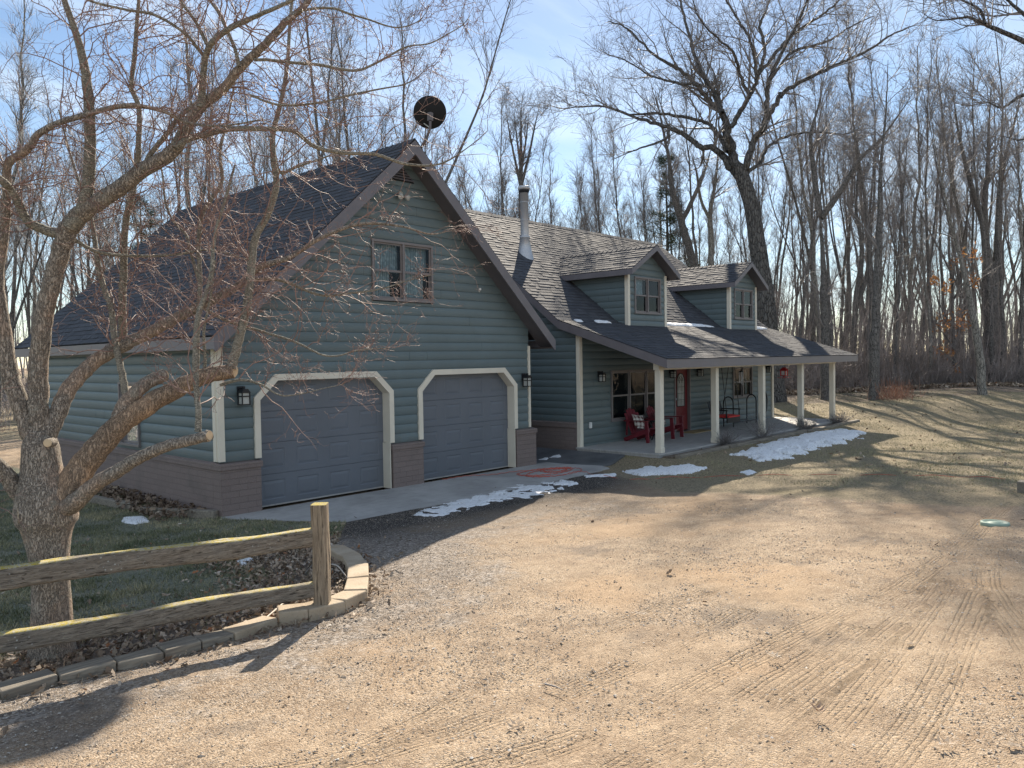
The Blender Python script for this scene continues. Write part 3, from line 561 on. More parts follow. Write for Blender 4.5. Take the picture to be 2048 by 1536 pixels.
# ------------------------------------------------------------------ garage
P1, P2, P3, P4, GW = .70, 3.44, 4.207, 6.947, 7.68
HB = .86
SY = .05                      # face of the siding behind the brick
GAP = (3.84, 6.58); GSL = (6.58-2.86)/4.06
def g_top(x): return 6.58-.10-abs(x-3.84)*GSL
def build_garage():
    G = thing('garage', (3.84, 0, 0), 'two-door gabled garage of blue-green log siding over a brick base', 'garage')
    X0, X1 = .02, 7.45; HT = 2.15; CH0, CX = 1.83, .34
    def dhole(z):
        if z > HT: return []
        c = 0 if z < CH0 else (z-CH0)/(HT-CH0)*CX
        return [(P1+.02+c, P2-.02-c), (P3+.02+c, P4-.02-c)]
    WX0, WX1, WZ0, WZ1 = 3.075, 4.575, 3.565, 4.70
    def fn(z):
        a, b = X0, X1; lim = (GAP[1]-.14-z)/GSL; a, b = max(a, 3.84-lim), min(b, 3.84+lim)
        if b <= a: return []
        h = dhole(z)+([(WX0, WX1)] if WZ0 < z < WZ1 else [])
        return cut([(a, b)], h)
    m = MB(); siding(m, fn, lambda u, d, z: (u, SY-d, z), HB, 6.5)
    # long side wall facing the lawn, with its low window
    SW = (2.98, 3.86, .93, 2.12)
    siding(m, lambda z: cut([(SY, 9.0)], [(SW[0], SW[1])] if SW[2] < z < SW[3] else []), lambda u, d, z: (X0+.03-d, u, z), HB, 2.80)
    siding(m, lambda z: [(SY, 9.0)], lambda u, d, z: (X1-.03+d, 9.05-u, z), 0, 2.80)
    m.face([(X1, 9.0, 0), (X0, 9.0, 0), (X0, 9.0, 2.8), (3.84, 9.0, 6.4), (X1, 9.0, 2.8)])
    m.build('wall', 'siding', G)
    # brick base: cap course a little proud of the wall below
    b = MB()
    def pier(x0, x1, y1, side=None):
        b.box(x0, x1, -.045, y1, -.1, HB-.115)
        c = .022; b.hexa([(x0-c, -.045-c, HB-.115), (x1+c, -.045-c, HB-.115), (x1+c, y1, HB-.115), (x0-c, y1, HB-.115), (x0-c, -.045-c, HB-.02), (x1+c, -.045-c, HB-.02), (x1+c, y1, HB+.02), (x0-c, y1, HB+.02)])
    pier(0, P1, .22); b.build('brick_base', 'brick', G, bevel=.008); b = MB(); pier(P2+.003, P3-.003, .22); b.build('brick_base', 'brick', G, bevel=.008); b = MB(); pier(P4, 7.60, .22); b.build('brick_base', 'brick', G, bevel=.008); b = MB()
    b.box(0, .10, .222, 9.0, -.2, HB-.115); b.hexa([(-.022, .222, HB-.115), (.06, .222, HB-.115), (.06, 9, HB-.115), (-.022, 9, HB-.115), (-.022, .222, HB-.02), (.06, .222, HB+.02), (.06, 9, HB+.02), (-.022, 9, HB-.02)])
    b.build('brick_base', 'brick', G, bevel=.008)
    for x0, x1 in ((.005, .105), (7.415, 7.475)):
        t = MB(); t.box(x0, x1, SY-.055, SY+.02, HB+.022, 2.72)
        if x0 < 1: t.box(-.005, .04, SY+.02, SY+.12, HB+.022, 2.72)
        t.build('corner_trim', 'trim', G)
    # garage doors with bevel-edged panels
    for k, (a, c) in enumerate(((P1, P2), (P3, P4))):
        d = MB(); y = .20; d.box(a+.03, c-.03, y+.012, y+.05, .03, HT+.05); w = (c-a-.06)/4; hz = .53
        for i in range(4):
            zb = .03+i*hz; z0, z1 = zb+.004, zb+hz-.004
            # flat skin of the section with four raised panels
            xs = [a+.03]; px = []
            for j in range(4): px.append((a+.03+j*w+w*.17, a+.03+(j+1)*w-w*.17))
            pz0, pz1 = z0+.10, z1-.10; sk = lambda x0, x1, q0, q1: d.face([(x0, y, q0), (x1, y, q0), (x1, y, q1), (x0, y, q1)])
            sk(a+.03, c-.03, z0, pz0); sk(a+.03, c-.03, pz1, z1); xx = a+.03
            for x0, x1 in px:
                sk(xx, x0, pz0, pz1); xx = x1; R = [(0, 0), (.012, .007), (.024, .007), (.060, .001)]
                L = [[(x0+o, y+dd, pz0+o), (x1-o, y+dd, pz0+o), (x1-o, y+dd, pz1-o), (x0+o, y+dd, pz1-o)] for o, dd in R]
                for q0, q1 in zip(L[:-1], L[1:]):
                    for s in range(4): d.face([q0[s], q0[(s+1) % 4], q1[(s+1) % 4], q1[s]])
                d.face(L[-1])
            sk(xx, c-.03, pz0, pz1)
            d.face([(a+.03, y, z1), (c-.03, y, z1), (c-.03, y+.012, z1+.004), (a+.03, y+.012, z1+.004)]); d.face([(a+.03, y, z0), (a+.03, y+.012, z0-.004), (c-.03, y+.012, z0-.004), (c-.03, y, z0)])
        do = d.build('garage_door', 'gdoor', G); s = MB(); s.box(a+.02, c-.02, y-.004, y+.05, .022, .046); s.build('door_seal', 'concrete', do)
        # cream casing: octagonal head, legs stand on the brick
        f = MB(); tw = .095; yo, yi = -.012, .20
        def path(o):   # outline at offset o outside the opening
            k2 = o*.42
            return [(a+.02-o, 0), (a+.02-o, CH0+k2), (a+.02+CX-k2, HT+o), (c-.02-CX+k2, HT+o), (c-.02+o, CH0+k2), (c-.02+o, 0)]
        I, O = path(-.012), path(tw)
        zb = [HB+.022]*2
        def PT(p, yy, z=None): return (p[0], yy, p[1] if z is None else z)
        for s in range(5):
            i0, i1, o0, o1 = I[s], I[s+1], O[s], O[s+1]; z0 = HB+.021 if s == 0 else None; z1 = HB+.021 if s == 4 else None
            f.face([PT(o0, yo, z0), PT(i0, yo, z0), PT(i1, yo, z1), PT(o1, yo, z1)]); f.face([PT(o0, yo, z0), PT(o1, yo, z1), PT(o1, SY, z1), PT(o0, SY, z0)])
            zi0 = .02 if s == 0 else None; zi1 = .02 if s == 4 else None
            f.face([PT(i0, yo if s not in (0,) else yo, z0), PT(i0, yi, z0), PT(i1, yi, z1), PT(i1, yo, z1)])
        f.box(I[5][0], I[5][0]+.05, .13, yi, .02, HB+.03)
        f.box(I[5][0]-.016, I[5][0], -.05+.03, yi, .02, HB+.021)
        f.build('door_casing', 'trim', G)
    # upstairs window with lace curtains
    window(G, WX0, SY-.02, WZ0, WX1-WX0, WZ1-WZ0, cols=2, curtain=[(.05, .72, .55, 1.08), (.05, .52, .06, .56), (.79, 1.46, .62, 1.08), (.86, 1.36, .10, .64)])
    w2 = window(G, X0+.01, SW[0], SW[2], SW[1]-SW[0], SW[3]-SW[2], axis='y')
    # roof
    r = MB(); e = -.22; yf, yb = -.39, 9.32; L = math.hypot(4.06, 3.72); up = (4.06/L, 0, 3.72/L)
    shingles(r, (e, yb, 2.86), (0, -1, 0), up, L, lambda t: (0, yb-yf)); shingles(r, (7.68+.22, yf, 2.86), (0, 1, 0), (-up[0], 0, up[2]), L, lambda t: (0, yb-yf))
    ridge_cap(r, (3.84, yf, 6.585), (3.84, yb, 6.585), GSL)
    for x in (e, 7.9): r.face([(x, yf, 2.858), (x, yb, 2.858), (3.84, yb, 6.578), (3.84, yf, 6.578)], .3)
    r.build('roof', 'shingle', G, tint=True)
    f = MB(); h = .25
    for q in (1, -1):
        ex = 3.84-q*4.07; pts = [(ex, 2.845), (3.84, 6.565), (3.84, 6.565-h*1.05), (ex+q*.02, 2.845-h+.02), (ex, 2.845-h+.05)]
        if q < 0: pts = pts[::-1]
        f.prism(pts, 1, yf-.012+(0 if q > 0 else .0015), yf+.02); f.prism(pts, 1, yb-.02, yb+.012)
        f.box(min(ex, ex+q*.03), max(ex, ex+q*.03), yf+.021, yb-.021, 2.655, 2.842)
    f.build('fascia', 'fascia', G)
    s = MB()
    for q in (1, -1):
        ex = 3.84-q*4.04
        s.face([(ex, yf+.02, 2.70), (3.84, yf+.02, 6.40), (3.84, SY, 6.40), (ex, SY, 2.70)]); s.face([(ex, SY, 2.685), (ex, 9.3, 2.685), (3.84-q*3.78, 9.3, 2.685), (3.84-q*3.78, SY, 2.685)])
        s.face([(3.84-q*3.70, yf+.021, 2.70), (ex, yf+.021, 2.70), (ex, SY, 2.70), (3.84-q*3.70, SY, 2.70)])
    s.build('soffit', 'soffit', G)
    # triangular louvre under the peak
    v = MB(); v.prism([(3.84-.30, 5.86), (3.84+.30, 5.86), (3.84, 6.14)], 1, SY-.05, SY-.02); o = v.build('gable_vent', 'dark', G); v = MB()
    for i in range(5): z = 5.88+i*.05; hw = .30*(6.14-z)/.28; v.hexa([(3.84-hw, SY-.075, z), (3.84+hw, SY-.075, z), (3.84+hw, SY-.052, z+.03), (3.84-hw, SY-.052, z+.03), (3.84-hw, SY-.075, z+.006), (3.84+hw, SY-.075, z+.006), (3.84+hw, SY-.052, z+.036), (3.84-hw, SY-.052, z+.036)])
    v.build('slat', 'fascia', o)
    fl = MB(); q = (3.80, SY, 5.62); fl.lathe((q[0], SY-.03, q[2]), [(0, 0), (.06, 0), (.06, .02)], 16, (0, -1, 0))
    for dx in (-.07, .07): fl.lathe((q[0]+dx, SY-.06, q[2]-.05), [(0, -.02), (.035, 0), (.055, .10), (.052, .11), (0, .09)], 16, (dx*3, -1, -.35))
    fl.build('floodlight', 'lampglass', G)
    sconce(G, .40, SY-.03, 1.93, 1.05); sconce(G, 7.26, SY-.03, 1.97, 1.05)
    k = MB(); k.lathe((5.93, SY-.028, 3.92), [(.0, .012), (.022, .012), (.026, 0)], 14, (0, -1, 0)); k.build('wall_cap', 'white', G)
    return G
# ------------------------------------------------------------------ house
HX0, HX1 = 9.30, 20.25; XL, XR = 9.05, 21.0
YE, ZE, YK, ZK, YR, ZR = -2.61, 2.375, .45, 3.367, 5.0, 6.863
POSTX = [9.40, 12.0, 14.68, 17.34, 19.89]; YP = -2.19; ZF = .25
def roof_z(y):
    if y > YR: y = 2*YR-y
    return ZK+(y-YK)*(ZR-ZK)/(YR-YK) if y > YK else ZE+(y-YE)*(ZK-ZE)/(YK-YE)
def build_house():
    Hh = thing('house', (15, 0, 0), 'blue-green log-sided house with full front porch and two dormers', 'house')
    W1 = (10.60, 13.11, .775, 2.09); W2 = (17.30, 18.66, 1.05, 2.075); DR = (13.72, 14.62, ZF, 2.12)
    m = MB()
    def ff(z): return cut([(HX0, HX1)], [(w[0], w[1]) for w in (W1, W2, DR) if w[2] < z < w[3]])
    siding(m, ff, lambda u, d, z: (u, .02-d, z), ZF, 3.10, zref=.13)
    def gl(z):
        ys = [y for y in np.linspace(0, 10, 401) if roof_z(y)-.16 > z]; return [(max(.02, ys[0]), ys[-1])] if ys else []
    siding(m, gl, lambda u, d, z: (HX0+.02-d, u, z), .84, 6.6, zref=.13)
    siding(m, gl, lambda u, d, z: (HX1-.02+d, 10.0-u, z), .2, 6.6, zref=.13)
    m.face([(HX1, 10, 0), (HX0, 10, 0), (HX0, 10, 3.2), (HX1, 10, 3.2)])
    m.build('wall', 'siding', Hh)
    b = MB(); b.box(HX0-.035, HX0+.05, .07, 10, -.1, .72); b.hexa([(HX0-.06, .07, .72), (HX0+.05, .07, .72), (HX0+.05, 10, .72), (HX0-.06, 10, .72), (HX0-.06, .07, .83), (HX0+.05, .07, .87), (HX0+.05, 10, .87), (HX0-.06, 10, .83)]); b.build('brick_base', 'brick', Hh)
    t = MB(); t.box(HX0-.045, HX0+.075, -.045, .065, .02, 2.98); t.build('corner_trim', 'trim', Hh, bevel=.006); t = MB(); t.box(HX1-.075, HX1+.045, -.045, .065, ZF, 2.98); t.build('corner_trim', 'trim', Hh, bevel=.006)
    # roof: steep upper slope, shallow porch slope, back slope
    r = MB(); Lp = math.hypot(YK-YE, ZK-ZE); Lm = math.hypot(YR-YK, ZR-ZK); full = lambda t: (0, XR-XL)
    shingles(r, (XL, YE-.02, ZE), (1, 0, 0), (0, (YK-YE)/Lp, (ZK-ZE)/Lp), Lp, full); shingles(r, (XL, YK, ZK), (1, 0, 0), (0, (YR-YK)/Lm, (ZR-ZK)/Lm), Lm, full)
    for ya, yb in ((YE, YK), (YK, YR)): r.face([(XL, ya, roof_z(ya)-.002), (XR, ya, roof_z(ya)-.002), (XR, yb, roof_z(yb)-.002), (XL, yb, roof_z(yb)-.002)], .3)
    r.face([(XR, YR, ZR), (XR, 2*YR-YK+.6, ZK-.45), (XL, 2*YR-YK+.6, ZK-.45), (XL, YR, ZR)], .5)
    ridge_cap(r, (XR, YR, ZR+.004), (XL, YR, ZR+.004), (ZR-ZK)/(YR-YK)); r.build('roof', 'shingle', Hh, tint=True)
    # rake boards follow both pitches; eave board along the porch
    f = MB(); h = .20
    for x0, x1 in ((XL-.012, XL+.02), (XR-.02, XR+.012)):
        top = [(YE-.005, ZE-.004), (YK, ZK-.004), (YR, ZR-.004), (2*YR-YK+.6, ZK-.45)]
        for (ya, za), (yb, zb) in zip(top[:-1], top[1:]): f.prism([(ya, za), (ya, za-h), (yb, zb-h), (yb, zb)], 0, x0, x1)
    f.box(XL+.0205, XR-.0205, YE-.004, YE+.026, ZE-.205, ZE-.006); f.build('fascia', 'fascia', Hh)
    s = MB()
    for ya, yb in ((YE+.03, YK), (YK, YR-.1)): s.face([(XL+.02, yb, roof_z(yb)-.15), (XR-.02, yb, roof_z(yb)-.15), (XR-.02, ya, roof_z(ya)-.15), (XL+.02, ya, roof_z(ya)-.15)])
    s.build('soffit', 'soffit', Hh)
    bm = MB(); bm.box(POSTX[0]-.13, POSTX[-1]+.13, YP-.075, YP+.075, 2.13, 2.34); bm.build('porch_beam', 'trim', Hh, bevel=.006)
    for x in POSTX:
        p = MB(); p.box(x-.075, x+.075, YP-.075, YP+.075, ZF, 2.13); p.box(x-.085, x+.085, YP-.085, YP+.085, ZF, ZF+.12); p.build('porch_post', 'trim', Hh, bevel=.01)
    d = MB(); nb = 17; y0 = -2.32
    for i in range(nb): a = y0+i*.1385; d.box(HX0-.14, 20.55, a+.003, a+.1345, ZF-.035, ZF-.0005*(i % 3))
    d.box(HX0-.12, 20.53, y0+.03, .0, -.05, ZF-.036); d.build('porch_floor', 'deck', Hh)
    window(Hh, W1[0], .0, W1[2], W1[1]-W1[0], W1[3]-W1[2], cols=3); window(Hh, W2[0], .0, W2[2], W2[1]-W2[0], W2[3]-W2[2], cols=2, curtain=[(.86, .95, .1, .9), (1.12, 1.19, .1, .9)])
    # front door with arched leaded light
    k = MB()
    k.box(DR[0]+.06, DR[1]-.06, .06, .10, DR[2]+.03, DR[3]-.06)
    for px in (DR[0]+.14, DR[0]+.50):
        for z0, z1 in ((DR[2]+.12, .78),): k.box(px, px+.26, .052, .06, z0, z1)
    do = k.build('door', 'reddoor', Hh, bevel=.01); c = MB()
    c.box(DR[0], DR[0]+.055, -.03, .1, DR[2], DR[3]); c.box(DR[1]-.055, DR[1], -.03, .1, DR[2], DR[3]); c.box(DR[0]+.055, DR[1]-.055, -.03, .1, DR[3]-.055, DR[3]); c.build('door_frame', 'frame', do)
    cx, z0, z1, hw = .5*(DR[0]+DR[1]), .98, 1.93, .20; arc = [(cx+hw*math.cos(a), z1-.22+.22*math.sin(a)) for a in np.linspace(0, PI, 15)]; poly = [(cx-hw, z0), (cx+hw, z0)]+arc
    gg = MB(); gg.prism(poly, 1, .047, .0595); gg.build('door_light', 'lampglass', do); le = MB()
    for x in np.linspace(cx-hw, cx+hw, 6): le.box(x-.005, x+.005, .040, .046, z0, z1-.22+.2*math.sqrt(max(0, 1-((x-cx)/hw)**2)))
    for z in np.linspace(z0, z1-.2, 5): le.box(cx-hw, cx+hw, .0395, .0465, z-.004, z+.004)
    for q in (0, 1): le.tube([(cx+(.12 if q else .07)*math.cos(a), .043, z1-.28+(.2 if q else .12)*math.sin(a)) for a in np.linspace(0, PI, 12)], .005, 5)
    le.tube([(px_, .042, pz_) for px_, pz_ in poly+[poly[0]]], .012, 6); le.build('leading', 'black', do)
    hd = MB(); hd.lathe((DR[0]+.14, .06, 1.2), [(0, .06), (.03, .05), (.03, .03), (.012, .02), (.012, 0)], 12, (0, -1, 0)); hd.build('handle', 'steel', do)
    for x in (10.087, 13.50, 15.05, 19.76): sconce(Hh, x, -.01, 1.97, .95)
    o = MB(); o.box(9.65, 9.73, -.045, -.008, .68, .83); o.box(9.662, 9.718, -.06, -.046, .69, .82); o.build('outlet', 'white', Hh, bevel=.006)
    # dormers
    for dx in (11.63, 17.39):
        build_dormer(Hh, dx)
    # flue
    cx, cy = 10.885, 3.10; zb = roof_z(cy); c = MB(); c.lathe((cx, cy, zb), [(.115, .45), (.115, 1.72), (.118, 1.72)], 24); ch = c.build('chimney_pipe', 'steel', Hh)
    c = MB(); c.lathe((cx, cy, zb), [(.27, -.22), (.19, .12), (.135, .44), (.15, .45), (.15, .50), (.118, .51)], 24); c.build('flashing', 'steel', ch)
    for k2 in (.95, 1.45):
        c = MB(); c.lathe((cx, cy, zb+k2), [(.117, 0), (.122, .008), (.117, .016)], 24); c.build('seam_band', 'steel', ch)
    c = MB(); c.lathe((cx, cy, zb), [(.105, 1.60), (.105, 1.9), (.13, 1.72)], 24); c.lathe((cx, cy, zb+1.74), [(.12, 0), (.15, .02), (.155, .06), (.12, .075)], 24); c.build('cap_throat', 'black', ch)
    c = MB(); c.lathe((cx, cy, zb+1.84), [(0, .10), (.155, .07), (.165, .06), (.165, -.02), (.13, -.03)], 24); c.build('cap', 'steel', ch)
    return Hh
def build_dormer(Hh, x0):
    w = 1.86; x1 = x0+w; y = .14; xc = .5*(x0+x1); ze, za = 4.74, 5.46; hw = 1.215; sl = (za-ze)/hw
    wz0, wz1 = 3.60, 4.60; wx0, wx1 = x0+.29, x1-.27
    m = MB()
    def fn(z):
        a, b = x0, x1; lim = (za-.12-z)/sl; a, b = max(a, xc-lim), min(b, xc+lim)
        return cut([(a, b)], [(wx0, wx1)] if wz0 < z < wz1 else []) if b > a else []
    siding(m, fn, lambda u, d, z: (u, y-d, z), roof_z(y)-.02, za-.1, zref=3.24)
    def fs(z):
        yb = YK+(z-ZK)*(YR-YK)/(ZR-ZK) if z > ZK else YK; return [(y, max(yb, y))]
    siding(m, fs, lambda u, d, z: (x0+.02-d, u, z), roof_z(y)-.02, ze-.02, zref=3.24); siding(m, lambda z: [(10-fs(z)[0][1], 10-y)], lambda u, d, z: (x1-.02+d, 10-u, z), roof_z(y)-.02, ze-.02, zref=3.24)
    D = m.build('dormer', 'siding', Hh)
    for a, b in ((x0-.045, x0+.06), (x1-.06, x1+.045)): t = MB(); t.box(a, b, y-.045, y+.065, roof_z(y)-.01, ze-.03); t.build('corner_trim', 'trim', D, bevel=.005)
    window(D, wx0, y-.01, wz0, wx1-wx0, wz1-wz0, cols=2, curtain=([(.06, .6, .5, .95)] if x0 < 14 else [(.06, .20, .06, .32)]))
    r = MB(); yf = -.20; yb_e = YK+(ze-ZK)*(YR-YK)/(ZR-ZK); yb_r = YK+(za-ZK)*(YR-YK)/(ZR-ZK); L = math.hypot(hw, za-ze)
    for q in (1, -1):
        ex = xc-q*hw; rg = (lambda t: (0, yb_e-yf+(yb_r-yb_e)*t/L)) if q < 0 else (lambda t: (-(yb_e-yf)-(yb_r-yb_e)*t/L, 0))
        if q > 0: shingles(r, (ex, yf, ze), (0, -1, 0), (hw/L, 0, (za-ze)/L), L, rg)
        else: shingles(r, (ex, yf, ze), (0, 1, 0), (-hw/L, 0, (za-ze)/L), L, rg)
        r.face([(ex, yf, ze-.002), (ex, yb_e, ze-.002), (xc, yb_r, za-.002), (xc, yf, za-.002)], .3)
    ridge_cap(r, (xc, yf, za+.004), (xc, yb_r+.1, za+.004), sl, .12); r.build('dormer_roof', 'shingle', D, tint=True)
    f = MB(); h = .15
    for q in (1, -1):
        ex = xc-q*hw; f.prism([(ex, ze-.004), (xc, za-.004), (xc, za-h), (ex, ze-h)] if q > 0 else [(xc, za-.004), (ex, ze-.004), (ex, ze-h), (xc, za-h)], 1, yf-.01-(0.0012 if q > 0 else 0), yf+.02)
        f.box(min(ex, ex+q*.02), max(ex, ex+q*.02), yf+.021, yb_e+.05, ze-h, ze-.004)
    f.build('fascia', 'fascia', D)
    s = MB()
    for q in (1, -1):
        ex = xc-q*hw; s.face([(ex, yf+.02, ze-h+.02), (xc, yf+.02, za-h+.02), (xc, y, za-h+.02), (ex, y, ze-h+.02)]); s.face([(ex+q*.02, y, ze-h+.02), (ex+q*.02, yb_e, ze-h+.02), (xc-q*(w/2), yb_e, ze-h+.02), (xc-q*(w/2), y, ze-h+.02)])
    s.build('soffit', 'soffit', D)
# ------------------------------------------------------------------ limbs and twigs as batches of tubes
def nrm(a): return a/(np.linalg.norm(a, axis=-1, keepdims=True)+1e-9)
def tubes_mesh(name, groups, smooth=True):
    V = []; F = []; b = 0
    for P, R, k in groups:
        P = np.asarray(P, float); R = np.asarray(R, float)
        if P.ndim == 2: P = P[None]; R = R[None]
        N, S, _ = P.shape
        if N == 0: continue
        T = nrm(np.gradient(P, axis=1)); cand = np.array([[0, 0, 1.], [1., 0, 0], [0, 1., 0], [.7071, .7071, 0], [.7071, -.7071, 0]]); ref = cand[np.abs(T@cand.T).max(1).argmin(1)][:, None]
        U = nrm(np.cross(T, np.broadcast_to(ref, T.shape))); Wv = np.cross(U, T); a = 2*PI*np.arange(k)/k
        X = P[:, :, None]+R[:, :, None, None]*(np.cos(a)[None, None, :, None]*U[:, :, None]+np.sin(a)[None, None, :, None]*Wv[:, :, None])
        V.append(X.reshape(-1, 3)); i = (b+np.arange(N*S*k)).reshape(N, S, k)
        q = np.stack([i[:, :-1], np.roll(i, -1, 2)[:, :-1], np.roll(i, -1, 2)[:, 1:], i[:, 1:]], -1).reshape(-1, 4); F.append(q); b += N*S*k
    V = np.concatenate(V); F = np.concatenate(F); return raw_mesh(name, V, F, np.full(len(F), 4), smooth)
def grow(p0, d0, L, r0, r1, n, wob, up, rng):
    N = len(p0); P = np.zeros((N, n+1, 3)); P[:, 0] = p0; d = nrm(d0); st = (L/n)[:, None]
    for i in range(n):
        d = nrm(d+rng.normal(0, wob, (N, 3))+np.array([0, 0, up])); P[:, i+1] = P[:, i]+d*st
    t = np.linspace(0, 1, n+1)[None]; R = np.asarray(r0)[:, None]*(1-t)+np.asarray(r1)[:, None]*t; return P, R
def spawn(P, R, per, t0, ang, rng, t1=1.0, flat=None):
    N, S, _ = P.shape; M_ = int(N*per) if per >= 1 else max(1, int(N*per)); idx = np.repeat(np.arange(N), int(per)) if per >= 1 else rng.integers(0, N, M_)
    n = len(idx); t = rng.uniform(t0, t1, n)*(S-1); i = np.minimum(t.astype(int), S-2); f = (t-i)[:, None]
    p = P[idx, i]*(1-f)+P[idx, i+1]*f; r = R[idx, i]*(1-f[:, 0])+R[idx, i+1]*f[:, 0]; T = nrm(P[idx, i+1]-P[idx, i])
    q = nrm(np.cross(rng.normal(0, 1, (n, 3)), T)); a = rng.normal(ang, .22, n)[:, None]; return p, np.cos(a)*T+np.sin(a)*q, r, idx, t/(S-1)
def smooth_path(pts, n):
    p = np.array(pts, float); p = np.vstack([2*p[0]-p[1], p, 2*p[-1]-p[-2]]); o = []
    for t in np.linspace(0, len(pts)-1-1e-6, n):
        i = int(t); f = t-i; a, b, c, d = p[i:i+4]; o.append(.5*((2*b)+(c-a)*f+(2*a-5*b+4*c-d)*f*f+(3*b-a-3*c+d)*f**3))
    return np.array(o)
def trace(limb, d0, d1, n=None, D=0, jit=0., rng=None, minr=0):
    """a limb seen at known places: rows (u, w, width); depth runs from d0 to d1"""
    m = len(limb); n = n or 4*m; P = np.array([at(u, w, d0+(d1-d0)*(i/(m-1))**1.2) for i, (u, w, _) in enumerate(limb)])
    R = np.array([.5*q*(d0+(d1-d0)*(i/(m-1)))/FPX for i, (_, _, q) in enumerate(limb)])
    Q = smooth_path(np.hstack([P, R[:, None]]), n); P, R = Q[:, :3], np.maximum(Q[:, 3], minr)
    if jit: P = P+rng.normal(0, 1, P.shape)*jit*R[:, None]
    return P, R
# ------------------------------------------------------------------ the crabapple in front
def build_crabapple():
    rng = np.random.default_rng(5)
    base = gp(106, 1312); DB = float((base-CAM)@FW)
    T = thing('crabapple_tree', tuple(base), 'bare pruned crabapple tree with peeling bark and sawn limbs behind the rail fence', 'tree')
    D0 = DB
    trunk = [(108, 1330, 128), (106, 1308, 104), (104, 1270, 92), (103, 1200, 84), (100, 1130, 84), (96, 1080, 98), (94, 1035, 122), (92, 995, 116), (84, 940, 84), (82, 895, 74), (80, 862, 54)]
    A1 = [(80, 890, 46), (60, 862, 40), (38, 800, 37), (18, 740, 36), (5, 650, 32), (-6, 560, 28), (6, 470, 25), (10, 420, 22), (14, 370, 19), (16, 328, 18), (55, 299, 17), (78, 268, 15), (120, 245, 13), (170, 230, 12), (230, 214, 11), (275, 211, 9), (330, 224, 8), (375, 245, 6), (440, 252, 5), (520, 240, 3)]
    A2 = [(82, 900, 52), (78, 820, 42), (77, 740, 40), (84, 660, 39), (95, 598, 38), (116, 521, 38), (130, 476, 40), (146, 446, 42), (178, 416, 38), (222, 388, 35), (282, 344, 33), (344, 305, 30), (372, 256, 26), (402, 211, 24), (444, 181, 21), (480, 136, 19), (531, 88, 17), (572, 44, 15), (612, 9, 13), (640, -40, 11), (690, -110, 8), (740, -190, 4)]
    cen = [(140, 455, 34), (168, 410, 28), (179, 335, 25), (180, 250, 23), (175, 175, 21), (166, 119, 18), (150, 62, 15), (134, 15, 13), (110, -60, 9), (80, -150, 5)]
    lft = [(125, 470, 26), (94, 462, 22), (56, 444, 20), (37, 406, 19), (20, 378, 18), (5, 362, 17), (-30, 330, 14), (-90, 250, 10), (-150, 140, 5)]
    b_r = [(350, 296, 16), (372, 280, 15), (406, 270, 14), (462, 258, 12), (531, 258, 11), (587, 262, 10), (631, 294, 9), (687, 306, 8), (750, 309, 7), (812, 328, 6), (880, 328, 4), (937, 294, 2.4), (975, 262, 1.6)]
    up1 = [(402, 214, 18), (406, 156, 15), (412, 109, 14), (428, 81, 13), (462, 56, 12), (516, 31, 10), (578, 3, 8), (650, -40, 5)]
    up2 = [(415, 90, 9), (400, 60, 8), (387, 37, 7), (360, 0, 6), (330, -60, 4)]
    up3 = [(408, 112, 9), (390, 90, 8), (369, 66, 7), (312, 31, 7), (250, 19, 6), (175, 0, 5), (120, -30, 3)]
    par = [(285, 340, 12), (300, 310, 11), (328, 275, 11), (359, 234, 10), (400, 200, 8)]
    s1 = [(478, 133, 9), (472, 105, 8), (462, 78, 8), (437, 25, 7), (420, 0, 6), (400, -50, 4)]
    s2 = [(508, 120, 8), (540, 120, 7), (578, 125, 7), (640, 130, 7), (680, 138, 6.5), (719, 140, 6), (766, 119, 5), (812, 94, 4), (859, 87, 3.4), (894, 69, 2.8), (925, 50, 2.2), (941, 30, 1.4)]
    s3 = [(572, 44, 8), (600, 22, 7), (660, 16, 6), (700, 28, 5), (740, 40, 4.4), (790, 55, 3.6), (830, 46, 2.6), (850, 28, 1.8), (858, 8, 1.2)]
    s4 = [(500, 190, 6), (560, 210, 5.5), (640, 205, 5), (700, 190, 4.5), (760, 178, 3.6), (810, 168, 3), (840, 150, 2.4), (856, 128, 1.5)]
    B = [(86, 880, 44), (108, 842, 38), (133, 786, 35), (160, 752, 33), (186, 726, 32), (232, 698, 30), (276, 676, 27), (332, 648, 24), (390, 616, 22), (469, 577, 18), (516, 537, 14), (578, 515, 11), (640, 477, 9), (720, 448, 7), (800, 452, 5), (860, 468, 3), (905, 460, 1.6)]
    B2 = [(495, 560, 9), (560, 560, 8), (640, 590, 6), (700, 586, 5), (760, 578, 4), (820, 560, 2.6), (870, 548, 1.5)]
    B3 = [(400, 612, 8), (450, 640, 7), (495, 654, 6), (540, 668, 5.5), (591, 684, 5), (640, 708, 4), (673, 712, 3.6), (720, 700, 2.6), (779, 696, 1.6)]
    b4 = [(440, 770, 7), (480, 760, 6), (520, 768, 5), (560, 790, 3.4), (600, 788, 2.4), (650, 776, 1.8), (690, 768, 1.3)]
    b5 = [(150, 480, 9), (185, 500, 8), (232, 510, 7), (300, 512, 6), (360, 508, 5), (420, 500, 4), (500, 520, 2)]
    C = [(120, 1010, 58), (150, 955, 54), (186, 908, 50), (239, 851, 45), (299, 808, 40), (365, 772, 35), (420, 750, 31), (468, 743, 28)]
    Csub = [(235, 850, 34), (249, 810, 30), (282, 775, 27), (305, 760, 26), (330, 750, 25)]
    Dl = [(130, 1015, 40), (152, 1003, 36), (186, 972, 31), (239, 939, 27), (286, 912, 24), (332, 893, 23), (382, 880, 22), (419, 872, 21)]
